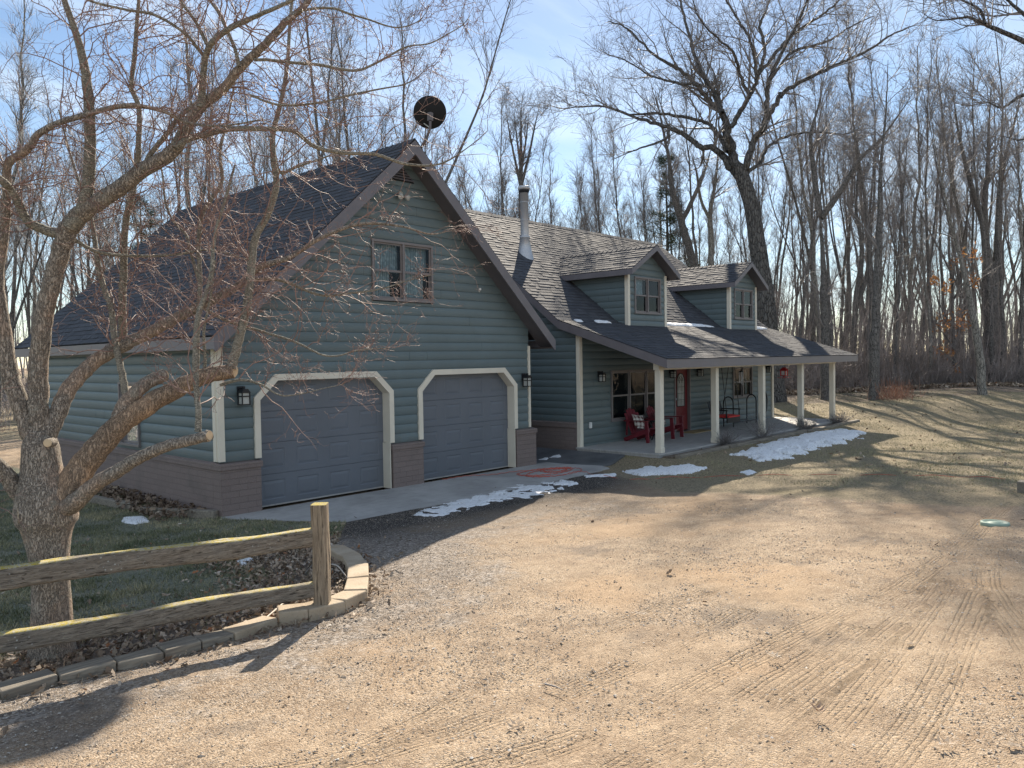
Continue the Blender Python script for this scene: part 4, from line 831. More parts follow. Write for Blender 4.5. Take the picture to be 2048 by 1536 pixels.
    El = [(75, 1010, 46), (43, 990, 40), (20, 960, 36), (0, 936, 34), (-30, 905, 30), (-80, 840, 26), (-130, 740, 20), (-160, 600, 14), (-150, 440, 8)]
    k1 = [(238, 700, 20), (246, 676, 19), (244, 620, 17), (247, 552, 16), (250, 459, 15), (256, 420, 15), (262, 396, 14), (275, 318, 13), (277, 281, 12), (278, 219, 11), (266, 185, 11), (262, 172, 10), (269, 109, 10), (275, 31, 8), (282, -40, 6), (295, -130, 3)]
    k2 = [(252, 792, 16), (243, 745, 15), (229, 676, 14), (222, 615, 13), (212, 588, 12), (199, 545, 12), (192, 500, 11), (187, 465, 10), (178, 420, 8), (160, 370, 6), (138, 300, 5), (118, 220, 3)]
    k3 = [(462, 738, 24), (470, 705, 21), (484, 655, 19), (494, 610, 19), (503, 525, 18), (511, 474, 16), (535, 430, 15), (553, 368, 14), (546, 318, 13), (547, 262, 12), (562, 203, 10), (571, 156, 9), (576, 109, 8), (581, 31, 7), (590, -50, 4)]
    k3b = [(548, 300, 8), (560, 345, 7), (590, 335, 6), (640, 318, 4), (690, 300, 3)]
    k4 = [(392, 770, 13), (393, 740, 12), (394, 666, 12), (398, 610, 11), (400, 552, 10), (397, 490, 10), (404, 430, 9), (425, 395, 8), (444, 362, 8), (440, 300, 7), (455, 240, 5), (470, 160, 3)]
    k4b = [(398, 560, 7), (380, 500, 7), (372, 470, 6), (345, 440, 5), (330, 400, 5), (325, 350, 4), (315, 300, 3)]
    k5 = [(396, 864, 15), (396, 820, 13), (394, 793, 13), (390, 711, 12), (396, 633, 11), (420, 560, 9), (430, 470, 7), (450, 400, 6), (470, 330, 4)]
    k6 = [(408, 760, 8), (410, 720, 7), (408, 660, 6), (420, 600, 5), (430, 520, 4)]
    D = D0
    spec = [(A1, D, D-.6), (A2, D, D-.5), (cen, D-.15, D-.5), (lft, D-.1, D-.6), (b_r, D-.3, D+.5), (up1, D-.35, D-.9), (up2, D-.45, D-.5), (up3, D-.4, D-1.), (par, D-.25, D-.1), (s1, D-.4, D-.4), (s2, D-.4, D+.2), (s3, D-.45, D-.1), (s4, D-.4, D+.4), (B, D, D+1.2), (B2, D+.8, D+1.5), (B3, D+.7, D+.9), (b4, D+.35, D+.3), (b5, D-.05, D+.6),
            (C, D-.02, D+.35), (Csub, D+.1, D+.3), (Dl, D-.05, D-.45), (El, D, D-.5), (k1, D+.4, D+.1), (k2, D+.15, D+.5), (k3, D+.35, D+.6), (k3b, D+.5, D+.8), (k4, D+.3, D+.6), (k4b, D+.45, D+.9), (k5, D-.4, D-.2), (k6, D+.32, D+.1)]
    tP, tR = trace(trunk, D, D, 46); tR = tR*np.where(np.arange(46) < 26, .84, .92)
    # trunk with swellings and flutes, flared at the root
    k = 28; a = 2*PI*np.arange(k)/k; rows = []
    for i, (p, r) in enumerate(zip(tP, tR)):
        rr = r*(1+.10*(fbm(np.cos(a)*1.4+4, np.sin(a)*1.4+i*.16, 3, 4)-.5)+.07*np.sin(3*a+i*.08)*sst(i, 20, 0)+.05*(vnoise(np.cos(a)*4+9, np.sin(a)*4+i*.3, 8)-.5))
        rows.append([p+q*(math.cos(x)*np.array([1, 0, 0])+math.sin(x)*np.array([0, 1, 0])) for q, x in zip(rr, a)])
    m = MB(); m.grid(rows, closed=True); tr = m.build('trunk', 'bark_crab', T)
    big = [0, 1, 13, 19, 20, 21]; cutl = [18]; G1 = []; G2 = []; G3 = []; L = []
    for j, (l, d0, d1) in enumerate(spec):
        P, R = trace(l, d0, d1, 5*len(l), jit=.05, rng=rng, minr=.0016); R = R*(.9 if j not in (18, 19, 20) else 1); L.append((P, R)); g = G1 if j in big else (G2 if j in cutl else G3); g.append((P, R, 14 if R[0] > .05 else (9 if R[0] > .018 else 6)))
    link('limbs', tubes_mesh('limbs', [g for g in G1 if True]), 'bark_crab', T)
    link('sawn_limb', tubes_mesh('sawn_limb', G2), 'bark_cut', T)
    link('suckers', tubes_mesh('suckers', G3), 'bark_smooth', T)['kind'] = 'stuff'
    # sawn faces
    for (u, w, d, r, nrm_) in ((468, 743, D+.35, .048, RT*.9-FW*.35-UP*.15), (330, 750, D+.3, .042, RT*.8-FW*.3+UP*.2), (36, 1030, D-.16, .07, -RT*.8-FW*.55), (95, 886, D-.16, .03, -FW+RT*.15), (419, 872, D-.45, .038, RT*.9-FW*.3)):
        c = MB(); n_ = Vector(nrm_).normalized(); q = np.array(at(u, w, d)); c.lathe(q, [(r*1.12, -.09 if u in (36, 95) else -.02), (r*1.08, -.01), (r*.98, .0)], 20, n_, tint=.2); o = c.build('sawn_stub', 'bark_crab', T)
        c = MB(); c.lathe(q, [(r*.985, .0005), (r*.5, .003), (0, .002)], 20, n_); c.build('cut_face', 'cutwood', o)
    # twigs
    pp, dd, rr_ = [], [], []
    for j, (P, R) in enumerate(L):
        if j in (18, 19, 20): continue
        seg = np.linalg.norm(np.diff(P, axis=0), axis=1).sum(); n = int(seg/.082); thick = R[0] > .05
        p, d, r, i_, t_ = spawn(P[None], R[None], max(n, 1), .30 if thick else .12, .95, rng); pp.append(p); dd.append(d); rr_.append(r)
    p, d, r = np.concatenate(pp), np.concatenate(dd), np.concatenate(rr_); n = len(p)
    d = nrm(d+RT*.08+np.array([0, 0, .16])); Ls = rng.uniform(.22, .95, n)*np.clip(.55+r/.03, .5, 1.15); r0 = np.clip(r*.45, .0022, .0050)
    P1_, R1_ = grow(p, d, Ls, r0, np.full(n, .0012), 8, .26, .02, rng)
    p, d, r, i, t = spawn(P1_, R1_, 6, .12, 1.0, rng); n2 = len(p); P2_, R2_ = grow(p, d, rng.uniform(.06, .30, n2), np.clip(r*.7, .0014, .0034), np.full(n2, .0010), 5, .30, .02, rng)
    p, d, r, i, t = spawn(P2_, R2_, 4, .1, .9, rng); n3 = len(p); P3_, R3_ = grow(p, d, rng.uniform(.015, .085, n3), np.full(n3, .0013), np.full(n3, .0014), 2, .3, .0, rng)
    link('crown', tubes_mesh('crown', [(P1_, R1_, 4), (P2_, R2_, 3), (P3_, R3_, 3)]), 'twig', T)
    print('crab twigs', len(P1_), n2, n3)
# ------------------------------------------------------------------ woodland trees
def forest_parts(seed, h, forks=1, spread=1.0, low=.32, rbase=None):
    rng = np.random.default_rng(seed); n = 18; z = np.linspace(0, 1, n)
    ph = rng.uniform(0, 6.28, 4); am = rng.normal(0, .012, 4)*h; sw = np.stack([am[0]*np.sin(z*4+ph[0])+am[1]*np.sin(z*9+ph[1])*.5+rng.normal(0, .03)*h*z, am[2]*np.sin(z*4+ph[2])+am[3]*np.sin(z*9+ph[3])*.5+rng.normal(0, .03)*h*z], 1)+rng.normal(0, .0022, (n, 2))*h; sw = sw-sw[0]; P = np.stack([sw[:, 0], sw[:, 1], z*h*(1 if forks == 1 else .8)], 1); r0 = rbase or h*rng.uniform(.0065, .0095)
    R = r0*(1-z*.88)*(1+.3*np.exp(-z*40)); P[0, 2] = -.3
    stems = [(P, R)]; 
    for f in range(forks-1):
        i = int(n*rng.uniform(.28, .5)); a = rng.uniform(0, 2*PI); d = nrm(np.array([[math.cos(a)*.42, math.sin(a)*.42, 1.]])); Q, S = grow(P[i:i+1], d, np.array([h-P[i, 2]]), R[i:i+1]*.8, np.array([r0*.1]), 14, .025, .03, rng); stems.append((Q[0], S[0]))
    lp, ld, lr, lt = [], [], [], []
    for Q, S in stems:
        nl = int(22 if len(stems) == 1 else 15); p, d, r, i, t = spawn(Q[None], S[None], nl, low, .72, rng); lp.append(p); ld.append(d); lr.append(r); lt.append(t)
    p, d, r, t = map(np.concatenate, (lp, ld, lr, lt)); d = nrm(d*np.array([1, 1, .5])+np.array([0, 0, .85])); L = h*.24*spread*(1.05-t*.75)*rng.uniform(.5, 1.15, len(t))
    P1, R1 = grow(p, d, L, np.clip(r*.45, .012, .08), np.full(len(p), .006), 8, .07, .03, rng)
    p, d, r, i, t = spawn(P1, R1, 7, .2, .7, rng); L2 = L[i]*rng.uniform(.2, .5, len(p)); P2, R2 = grow(p, nrm(d+np.array([0, 0, .25])), L2, np.clip(r*.55, .0075, .022), np.full(len(p), .0048), 5, .13, .05, rng)
    p, d, r, i, t = spawn(P2, R2, 3, .2, .7, rng); P3, R3 = grow(p, nrm(d+np.array([0, 0, .2])), rng.uniform(.3, .95, len(p)), np.full(len(p), .0058), np.full(len(p), .0034), 3, .15, .05, rng)
    return [(a, b, 9) for a, b in stems], [(P1, R1, 5), (P2, R2, 3), (P3, R3, 3)]
def big_crown(limbs, rng, per_m=2.2, up=.05, tw=(.35, 1.1), L1=(1.0, 3.0), den=5):
    pp, dd, rr = [], [], []
    for P, R in limbs:
        seg = np.linalg.norm(np.diff(P, axis=0), axis=1).sum(); p, d, r, i, t = spawn(P[None], R[None], max(2, int(seg*per_m)), .22, .8, rng); pp.append(p); dd.append(d); rr.append(r)
    p, d, r = map(np.concatenate, (pp, dd, rr)); P1, R1 = grow(p, nrm(d+np.array([0, 0, .25])), rng.uniform(*L1, len(p)), np.clip(r*.5, .016, .06), np.full(len(p), .009), 7, .15, up, rng)
    p, d, r, i, t = spawn(P1, R1, 7, .15, .75, rng); P2, R2 = grow(p, d, rng.uniform(.5, 1.5, len(p)), np.clip(r*.6, .008, .022), np.full(len(p), .005), 5, .17, up, rng)
    p, d, r, i, t = spawn(P2, R2, den, .15, .75, rng); P3, R3 = grow(p, d, rng.uniform(*tw, len(p)), np.full(len(p), .0058), np.full(len(p), .0036), 3, .18, up, rng)
    return [(P1, R1, 4), (P2, R2, 3), (P3, R3, 3)]
def build_oak():
    rng = np.random.default_rng(21); base = gp(1550, 803); D = float((base-CAM)@FW)
    T = thing('oak_tree', tuple(base), 'huge bare oak with thick leaning trunk behind the far end of the porch', 'tree')
    tk = [(1549, 815, 66), (1548, 800, 58), (1543, 740, 52), (1535, 660, 47), (1529, 590, 44), (1517, 509, 39), (1504, 417, 34), (1484, 352, 32), (1478, 335, 32)]
    limbs = [[(1480, 350, 26), (1466, 338, 22), (1433, 301, 17), (1396, 292, 15), (1368, 268, 14), (1322, 250, 11), (1276, 236, 9), (1211, 213, 6), (1160, 214, 4), (1128, 217, 2.5)], [(1338, 262, 8), (1331, 278, 7), (1300, 290, 6), (1257, 305, 4), (1225, 320, 2)],
             [(1456, 305, 14), (1448, 290, 13), (1429, 259, 12), (1401, 241, 10), (1322, 227, 8), (1257, 228, 6), (1190, 200, 3)], [(1478, 342, 24), (1462, 300, 22), (1456, 278, 21), (1442, 222, 18), (1419, 204, 15), (1396, 171, 13), (1359, 139, 11), (1304, 106, 8), (1253, 56, 6), (1216, 42, 3)],
             [(1443, 228, 14), (1434, 196, 13), (1424, 176, 12), (1396, 130, 11), (1378, 69, 9), (1360, 0, 7), (1340, -60, 4)], [(1460, 300, 16), (1454, 268, 15), (1470, 241, 14), (1498, 194, 13), (1512, 157, 12), (1507, 102, 10), (1489, 60, 8), (1452, 0, 6), (1420, -60, 4)],
             [(1512, 155, 10), (1544, 116, 10), (1586, 69, 8), (1646, 28, 7), (1680, 0, 5), (1730, -50, 3)], [(1482, 348, 22), (1490, 335, 20), (1507, 282, 18), (1530, 250, 16), (1536, 176, 13), (1558, 116, 11), (1600, 37, 8), (1630, -40, 5)],
             [(1528, 252, 14), (1553, 204, 13), (1572, 180, 12), (1646, 143, 10), (1690, 122, 9), (1734, 102, 8), (1785, 69, 6), (1830, 50, 3)], [(1486, 352, 12), (1497, 344, 11), (1521, 324, 10), (1535, 296, 9), (1572, 273, 8), (1632, 264, 6), (1688, 268, 4), (1720, 256, 2)],
             [(1536, 165, 9), (1560, 132, 8), (1590, 102, 8), (1655, 83, 7), (1700, 54, 5), (1748, 32, 3)], [(1498, 194, 10), (1480, 150, 9), (1470, 110, 8), (1440, 80, 6), (1400, 40, 5), (1380, -20, 3)], [(1514, 157, 10), (1530, 100, 9), (1520, 50, 8), (1540, 0, 6), (1560, -60, 4)], [(1399, 170, 8), (1350, 165, 7), (1300, 150, 5), (1250, 120, 4), (1215, 110, 2)]]
    P, R = trace(tk, D, D, 30, jit=.02, rng=rng); R = R*.86; tr = [(P, R, 18)]; LL = []
    for l in limbs:
        dz = rng.uniform(-4.5, 4.5); Q, S = trace(l, D, D+dz, 6*len(l), jit=.22, rng=rng, minr=.012); S = S*(.78-.2*np.linspace(0, 1, len(S))); LL.append((Q, S)); tr.append((Q, S, 9))
    link('trunk', tubes_mesh('trunk', tr), 'bark_oak', T); link('crown', tubes_mesh('crown', big_crown(LL, rng, den=4)), 'twig_wood', T)
def traced_tree(name, label, stems, base_px, D=None, bark='bark_wood', seed=1, depth_sp=1.5, per_m=1.6, tw=(.3, .9), L1=(.7, 2.2), den=4):
    rng = np.random.default_rng(seed); base = gp(*base_px)
    if D is None: D = float((base-CAM)@FW)
    else: base = at(base_px[0], base_px[1], D); base[2] = gz(base[0], base[1])
    T = thing(name, tuple(base), label, 'tree'); tr = []; LL = []
    for j, l in enumerate(stems):
        if j == 0: l = [(l[0][0], l[0][1]+8, l[0][2]*1.25)]+l
        Q, S = trace(l, D, D+(rng.uniform(-depth_sp, depth_sp) if j else 0), 6*len(l), jit=.06, rng=rng, minr=.010); S = S*(1-.8*np.linspace(0, 1, len(S))**2.5); tr.append((Q, S, 10)); LL.append((Q, S))
    link('trunk', tubes_mesh('trunk', tr), bark, T); up = [(Q[len(Q)//4:], S[len(Q)//4:]) for Q, S in LL]
    link('crown', tubes_mesh('crown', big_crown(up, rng, per_m, .05, tw, L1, den)), 'twig_wood', T); return T, D
def leaves_mesh(name, P, size, rng, tint, flat=.0, updir=None):
    n = len(P); nv = nrm(rng.normal(0, 1, (n, 3))+np.array([0, 0, flat])); a = nrm(np.cross(nv, rng.normal(0, 1, (n, 3)))); b = np.cross(nv, a); s = size[:, None]; c = nv*s*rng.uniform(-.35, .35, (n, 1))
    # six points: stalk, two shoulders, two waists, tip; folded along the middle
    pt = [P-a*s, P-a*s*.25+b*s*.55+c, P+a*s*.1+b*s*.28+c*.6, P+a*s*.5+b*s*.5+c, P+a*s*1.05, P+a*s*.5-b*s*.5+c, P+a*s*.1-b*s*.28+c*.6, P-a*s*.25-b*s*.55+c, P+a*s*.1]
    V = np.stack(pt, 1).reshape(-1, 3); f = np.array([[0, 8, 2, 1], [8, 4, 3, 2], [0, 7, 6, 8], [8, 6, 5, 4]]); F = (np.arange(n)[:, None, None]*9+f[None]).reshape(-1, 4)
    me = raw_mesh(name, V, F, np.full(len(F), 4)); at_ = me.attributes.new('tint', 'FLOAT', 'FACE'); at_.data.foreach_set('value', np.repeat(tint, 4).astype(np.float32)); return me
def plan(u, D, w=780): p = at(u, w, D); return float(p[0]), float(p[1])
def build_woods():
    rng = np.random.default_rng(77); rnd = random.Random(4)
    build_oak()
    # trees one can single out
    traced_tree('bare_tree', 'dark bare tree forking into a wide V just right of the big oak', [[(1652, 800, 22), (1651, 700, 20), (1648, 600, 19), (1646, 520, 18), (1640, 430, 18)], [(1640, 432, 14), (1632, 380, 12), (1626, 330, 11), (1622, 270, 9), (1640, 200, 6), (1650, 140, 3)], [(1642, 436, 14), (1668, 400, 13), (1690, 368, 12), (1722, 316, 10), (1760, 280, 8), (1800, 226, 6), (1830, 180, 3)]], (1652, 799), seed=31)
    traced_tree('bare_tree', 'straight dark bare tree standing alone in front at the lawn edge beside rust-red brush', [[(1747, 800, 22), (1749, 700, 20), (1753, 600, 18), (1757, 500, 16), (1760, 420, 14), (1762, 330, 11), (1772, 220, 8), (1776, 120, 5)]], (1747, 800), seed=32, per_m=1.3)
    traced_tree('birch_tree', 'pale-barked tree leaning left in the woods right of the orange leaves', [[(1964, 788, 18), (1960, 720, 16), (1950, 650, 14), (1936, 580, 12), (1922, 520, 10), (1908, 470, 9), (1890, 390, 7), (1870, 290, 5), (1858, 200, 3)]], (1964, 789), bark='bark_light', seed=33, per_m=1.0, L1=(.6, 1.5))
    traced_tree('bare_tree', 'stout bare tree with a leaning double trunk near the right picture edge', [[(1985, 788, 30), (1984, 700, 27), (1982, 600, 24), (1975, 520, 20), (1968, 430, 17), (1975, 340, 14), (1978, 250, 10), (1984, 150, 6)], [(1984, 600, 18), (1995, 500, 15), (1998, 420, 13), (2005, 340, 10), (2030, 240, 7), (2050, 160, 4)], [(1970, 460, 12), (1945, 380, 10), (1920, 280, 8), (1905, 180, 4)]], (1985, 788), D=44, seed=34)
    traced_tree('bare_tree', 'bare tree with twin trunks between the porch end and the tall straight tree', [[(1700, 800, 14), (1706, 700, 13), (1712, 600, 12), (1724, 500, 11), (1712, 420, 9), (1716, 330, 7), (1700, 240, 4)], [(1712, 620, 9), (1735, 540, 8), (1738, 450, 7), (1745, 360, 5), (1750, 260, 3)]], (1700, 800), D=43, seed=35)
    traced_tree('bare_tree', 'bare dark tree with leaning trunk rising behind the dormers next to the green pine', [[(1395, 560, 18), (1380, 500, 17), (1362, 440, 16), (1345, 380, 14), (1338, 320, 12), (1322, 240, 9), (1310, 180, 5)], [(1362, 445, 10), (1385, 400, 9), (1410, 340, 7), (1424, 290, 4)]], (1398, 600), D=48, seed=36)
    traced_tree('bare_tree', 'pale-limbed bare tree standing above the second dormer roof', [[(1422, 560, 13), (1422, 480, 12), (1420, 430, 11), (1430, 370, 9), (1436, 310, 7), (1440, 250, 4)], [(1420, 440, 7), (1402, 400, 6), (1392, 340, 5), (1380, 300, 3)]], (1422, 600), D=46, bark='bark_light', seed=37)
    traced_tree('bare_tree', 'bare tree fanning upright branches directly above the metal flue', [[(1044, 470, 14), (1043, 400, 12), (1042, 340, 10), (1042, 290, 8), (1042, 240, 5), (1043, 205, 3)], [(1043, 380, 6), (1030, 320, 5), (1018, 260, 4), (1012, 220, 2)], [(1043, 370, 6), (1058, 310, 5), (1070, 250, 4), (1078, 215, 2)], [(1042, 340, 5), (1034, 280, 4), (1028, 220, 2)], [(1042, 335, 5), (1052, 280, 4), (1058, 220, 2)]], (1044, 520), D=50, seed=38, per_m=2.2, L1=(.5, 1.6))
    # overhanging limb from a tree just outside the picture
    T, _ = traced_tree('bare_tree', 'tree past the right picture edge whose crooked limbs hang into the top corner', [[(2190, 900, 40), (2180, 700, 36), (2170, 500, 32), (2160, 300, 28), (2150, 160, 22), (2130, 20, 14)], [(2150, 190, 15), (2100, 120, 12), (2048, 83, 10), (1995, 60, 9), (1968, 48, 8), (1938, 35, 7), (1905, 38, 6), (1870, 40, 5), (1838, 22, 3)], [(2152, 240, 12), (2100, 200, 10), (2048, 190, 8), (2005, 215, 6), (1975, 205, 4), (1950, 215, 2)], [(1970, 48, 6), (1960, 20, 5), (1925, 0, 4), (1890, -20, 3)], [(2155, 120, 14), (2100, 60, 11), (2050, 30, 9), (2000, -10, 6), (1940, -30, 4)], [(2150, 330, 9), (2090, 270, 7), (2040, 280, 5), (2000, 270, 3)]], (2190, 900), D=24, seed=39, per_m=3.0, tw=(.2, .6), L1=(.6, 1.7), bark='bark_oak')
    # a young oak still holding orange leaves
    T, D = traced_tree('orange_leaf_tree', 'thin sapling still holding orange leaves among the bare trunks', [[(1912, 795, 8), (1908, 700, 7), (1905, 600, 6), (1910, 520, 4), (1915, 460, 3)], [(1907, 660, 4), (1880, 610, 3), (1866, 560, 2)], [(1906, 600, 4), (1930, 560, 3), (1948, 520, 2)], [(1908, 700, 4), (1888, 668, 3), (1868, 650, 2)], [(1907, 560, 3), (1890, 520, 2), (1880, 490, 2)]], (1912, 795), D=42, seed=40, per_m=1.2, L1=(.5, 1.0))
    n = 520; cl = np.array([(1905, 640, 18), (1885, 650, 14), (1930, 645, 12), (1892, 575, 12), (1920, 520, 16), (1950, 510, 10), (1880, 700, 10), (1870, 560, 8), (1945, 560, 10), (1900, 700, 8), (1915, 740, 8)]); q = cl[rng.integers(0, len(cl), n)]
    P = np.array([at(a+rng.normal(0, .7)*s, b+rng.normal(0, .8)*s, D+rng.normal(0, .7)) for a, b, s in q]); link('leaves', leaves_mesh('leaves', P, rng.uniform(.06, .12, n), rng, rng.uniform(0, 1, n)), 'oleaf', T)
    # pine behind the house and a smaller one behind the garage
    for (u, D, h, lab, nm) in ((1338, 52, 14.8, 'dark green pine showing through the bare trees above the house ridge', 1), (292, 44, 11.5, 'pine top just showing over the back of the garage roof', 2)):
        x, y = plan(u, D); z0 = gz(x, y); T = thing('pine_tree', (x, y, z0), lab, 'pine'); r2 = np.random.default_rng(50+nm)
        P, R = np.stack([np.full(12, x)+np.cumsum(r2.normal(0, .05, 12)), np.full(12, y), z0+np.linspace(-.2, h, 12)], 1), np.linspace(.2, .03, 12); p, d, r, i, t = spawn(P[None], R[None], 62, .42, 1.45, r2)
        B_, S_ = grow(p, d*np.array([1, 1, .35])+np.array([0, 0, .1]), 3.6*(1.18-t)*r2.uniform(.5, 1.15, len(p)), np.full(len(p), .035), np.full(len(p), .01), 6, .08, .02, r2); link('trunk', tubes_mesh('trunk', [(P, R, 9), (B_, S_, 4)]), 'bark_wood', T)
        p, d, r, i, t = spawn(B_, S_, 11, .3, .6, r2); c = np.repeat(p, 16, 0); k = len(c); dr = nrm(np.repeat(d, 16, 0)+r2.normal(0, .7, (k, 3))+np.array([0, 0, .25])); s = r2.uniform(.10, .24, (k, 1)); w = nrm(np.cross(dr, r2.normal(0, 1, (k, 3))))*.013; c = c+r2.normal(0, .13, (k, 3))
        V = np.stack([c-w, c+w, c+dr*s+w*.4, c+dr*s-w*.4], 1).reshape(-1, 3); me = raw_mesh('crown', V, np.arange(4*k), np.full(k, 4)); a_ = me.attributes.new('tint', 'FLOAT', 'FACE'); a_.data.foreach_set('value', r2.uniform(0, 1, k).astype(np.float32)); link('crown', me, 'needle', T)
    # repeats: ten kinds of bare tree, copied through the woods
    kinds = []
    for k in range(10):
        h = (17, 15.5, 18.5, 14, 16.5, 19, 13, 17.5, 15, 12)[k]; tr, cr = forest_parts(100+k, h, (1, 2, 1, 3, 1, 2, 1, 1, 2, 3)[k], (.85, 1.1, .75, 1.0, .7, .95, .9, .65, 1.05, 1.1)[k], (.5, .42, .55, .35, .58, .5, .45, .6, .4, .35)[k])
        kinds.append((tubes_mesh('trunk', tr), tubes_mesh('crown', cr)))
        MATK = 'bark_light' if k in (2, 6) else 'bark_wood'; kinds[-1][0].materials.append(MAT[MATK]); kinds[-1][1].materials.append(MAT['twig_wood'])
    def put(x, y, k, s, rz, lab, grp):
        T = bpy.data.objects.new('bare_tree', None); COL.objects.link(T); T.location = (x, y, gz(x, y)-.05); T.rotation_euler = (rnd.gauss(0, .03), rnd.gauss(0, .03), rz); T.scale = (s, s, s); tag(T, lab, 'tree', grp)
        for nm, me in zip(('trunk', 'crown'), kinds[k]):
            o = bpy.data.objects.new(nm, me); COL.objects.link(o); o.parent = T
    zones = [(1590, 2160, 41, 52, 42, 'slim bare tree near the lawn edge in the woods right of the house', 'bare trees at the lawn edge'), (1540, 2180, 54, 90, 64, 'bare tree deep in the woods right of the house', 'bare trees deep in the right-hand woods'), (860, 1560, 46, 80, 92, 'bare tree rising behind the house ridge', 'bare trees behind the house ridge'), (-120, 860, 34, 64, 66, 'bare tree seen through the crabapple behind the garage roof', 'bare trees behind the garage')]
    for u0, u1, d0, d1, n, lab, grp in zones:
        for i in range(n):
            u = u0+(u1-u0)*(i+rnd.random())/n; D = d0+(d1-d0)*rnd.random(); x, y = plan(u, D); s = rnd.uniform(.88, 1.22)
            if grp.startswith('bare trees behind the house'): s *= .86 if u > 1080 else .95
            if grp.startswith('bare trees behind the garage'): s *= rnd.uniform(.9, 1.15)
            k = rnd.choice((0, 2, 4, 6, 7, 0, 2, 4, 7, 1, 5)) if 'lawn edge' in grp else rnd.randrange(10)
            put(x, y, k, s*(.95 if 'lawn' in grp else 1), rnd.random()*6.28, lab, grp)
    for a, b, hz, r, lab in (((1845, 772), (2015, 764), .55, .05, 'pale fallen trunk lying level in the brush right of the straight tree'), ((1868, 690), (1985, 792), .0, .045, 'thin dead pole leaning down to the right at the lawn edge'), ((1782, 700), (1850, 790), .0, .04, 'thin dead pole leaning beside the rust-red brush'), ((2030, 720), (1990, 792), .0, .05, 'broken pale branch leaning near the right picture edge')):
        A, B_ = at(a[0], a[1], 41.2), at(b[0], b[1], 41.0); P = smooth_path([A, A*.6+B_*.4+np.array([0, 0, .05]), A*.3+B_*.7-np.array([0, 0, .04]), B_], 14); R = np.linspace(r*.5, r, 14); p, d, rr, i, t = spawn(P[None], R[None], 9, .1, .8, rng); Q, S = grow(p, d, rng.uniform(.3, 1.1, 9), np.full(9, .015), np.full(9, .006), 4, .15, 0, rng)
        tag(link('fallen_branch', tubes_mesh('fallen_branch', [(P, R, 8), (Q, S, 4)]), 'bark_light'), lab, 'branch')
    b_ = gp(1788, 797); T = thing('rust_shrub', tuple(b_), 'low rust-red brushy shrub at the foot of the straight dark tree', 'shrub'); n = 220; p0 = np.tile(b_[None], (n, 1))+np.stack([rng.normal(0, .75, n), rng.normal(0, .4, n), np.zeros(n)], 1); P1, R1 = grow(p0, rng.normal(0, .35, (n, 3))+np.array([0, 0, .8]), rng.uniform(.3, .95, n), np.full(n, .009), np.full(n, .005), 4, .12, 0, rng); link('stems', tubes_mesh('stems', [(P1, R1, 3)]), 'rust', T)['kind'] = 'stuff'
    # undergrowth: thin brown stems, nobody could count them
    pp = []; 
    n = 5200; u = rng.uniform(1480, 2200, n); D = 40.2+rng.exponential(6.5, n)
    u2 = rng.uniform(-150, 1000, 1500); D2 = rng.uniform(30, 60, 1500)
    u, D = np.concatenate([u, u2]), np.concatenate([D, D2]); P = np.array([at(a, 780, b) for a, b in zip(u, D)]); P[:, 2] = H0(P[:, 0], P[:, 1])-.05; n = len(P)
    L = (rng.gamma(2.2, .42, n)+.2)*(.5+1.1*fbm(u*.013, D*.2, 3, 8)); d = nrm(rng.normal(0, .28, (n, 3))+np.array([0, 0, 1])); P1, R1 = grow(P, d, L, np.full(n, .011)*np.clip(L, .6, 1.6), np.full(n, .005), 4, .10, .03, rng)
    p, d, r, i, t = spawn(P1, R1, 5, .2, .8, rng); P2, R2 = grow(p, d, L[i]*rng.uniform(.2, .5, len(p)), np.full(len(p), .007), np.full(len(p), .0045), 2, .2, .03, rng)
    q3 = rng.uniform(17, 30, 420); q4 = np.array([at(a, 780, b) for a, b in zip(rng.uniform(-420, 30, 420), q3)]); q4 = q4[(q4[:, 0] < -.8)]; q4[:, 2] = H0(q4[:, 0], q4[:, 1])-.05; P6, R6 = grow(q4, rng.normal(0, .25, (len(q4), 3))+np.array([0, 0, 1.]), rng.uniform(.6, 2.6, len(q4)), np.full(len(q4), .009), np.full(len(q4), .003), 6, .12, .0, rng); p, d, r, i, t = spawn(P6, R6, 7, .15, .85, rng); P7, R7 = grow(p, d, rng.uniform(.2, .8, len(p)), np.full(len(p), .004), np.full(len(p), .002), 3, .2, .02, rng)
    m = 900; P = np.array([at(a, 780, b) for a, b in zip(rng.uniform(1500, 2200, m), 40.5+rng.exponential(9, m))]); P[:, 2] = H0(P[:, 0], P[:, 1])-.05; Lq = rng.uniform(2.2, 6.5, m); P4, R4 = grow(P, rng.normal(0, .13, (m, 3))+np.array([0, 0, 1.]), Lq, np.full(m, .007)+Lq*.0028, np.full(m, .004), 7, .05, .02, rng); p, d, r, i, t = spawn(P4, R4, 9, .25, .8, rng); P5, R5 = grow(p, nrm(d+np.array([0, 0, .3])), Lq[i]*rng.uniform(.1, .3, len(p)), np.full(len(p), .006), np.full(len(p), .0035), 4, .14, .03, rng)
    tag(link('undergrowth', tubes_mesh('undergrowth', [(P1, R1, 3), (P2, R2, 3), (P4, R4, 4), (P5, R5, 3), (P6, R6, 4), (P7, R7, 3)]), 'brush'), 'tangle of thin brown brush under the bare trees', 'undergrowth', kind='stuff')
    # far mass of trunks closing the view
    n = 300; u = rng.uniform(-250, 2350, n); D = rng.uniform(95, 140, n); P = np.array([at(a, 780, b) for a, b in zip(u, D)]); P[:, 2] = H0(P[:, 0], P[:, 1])-.2; L = rng.uniform(9, 17, n)
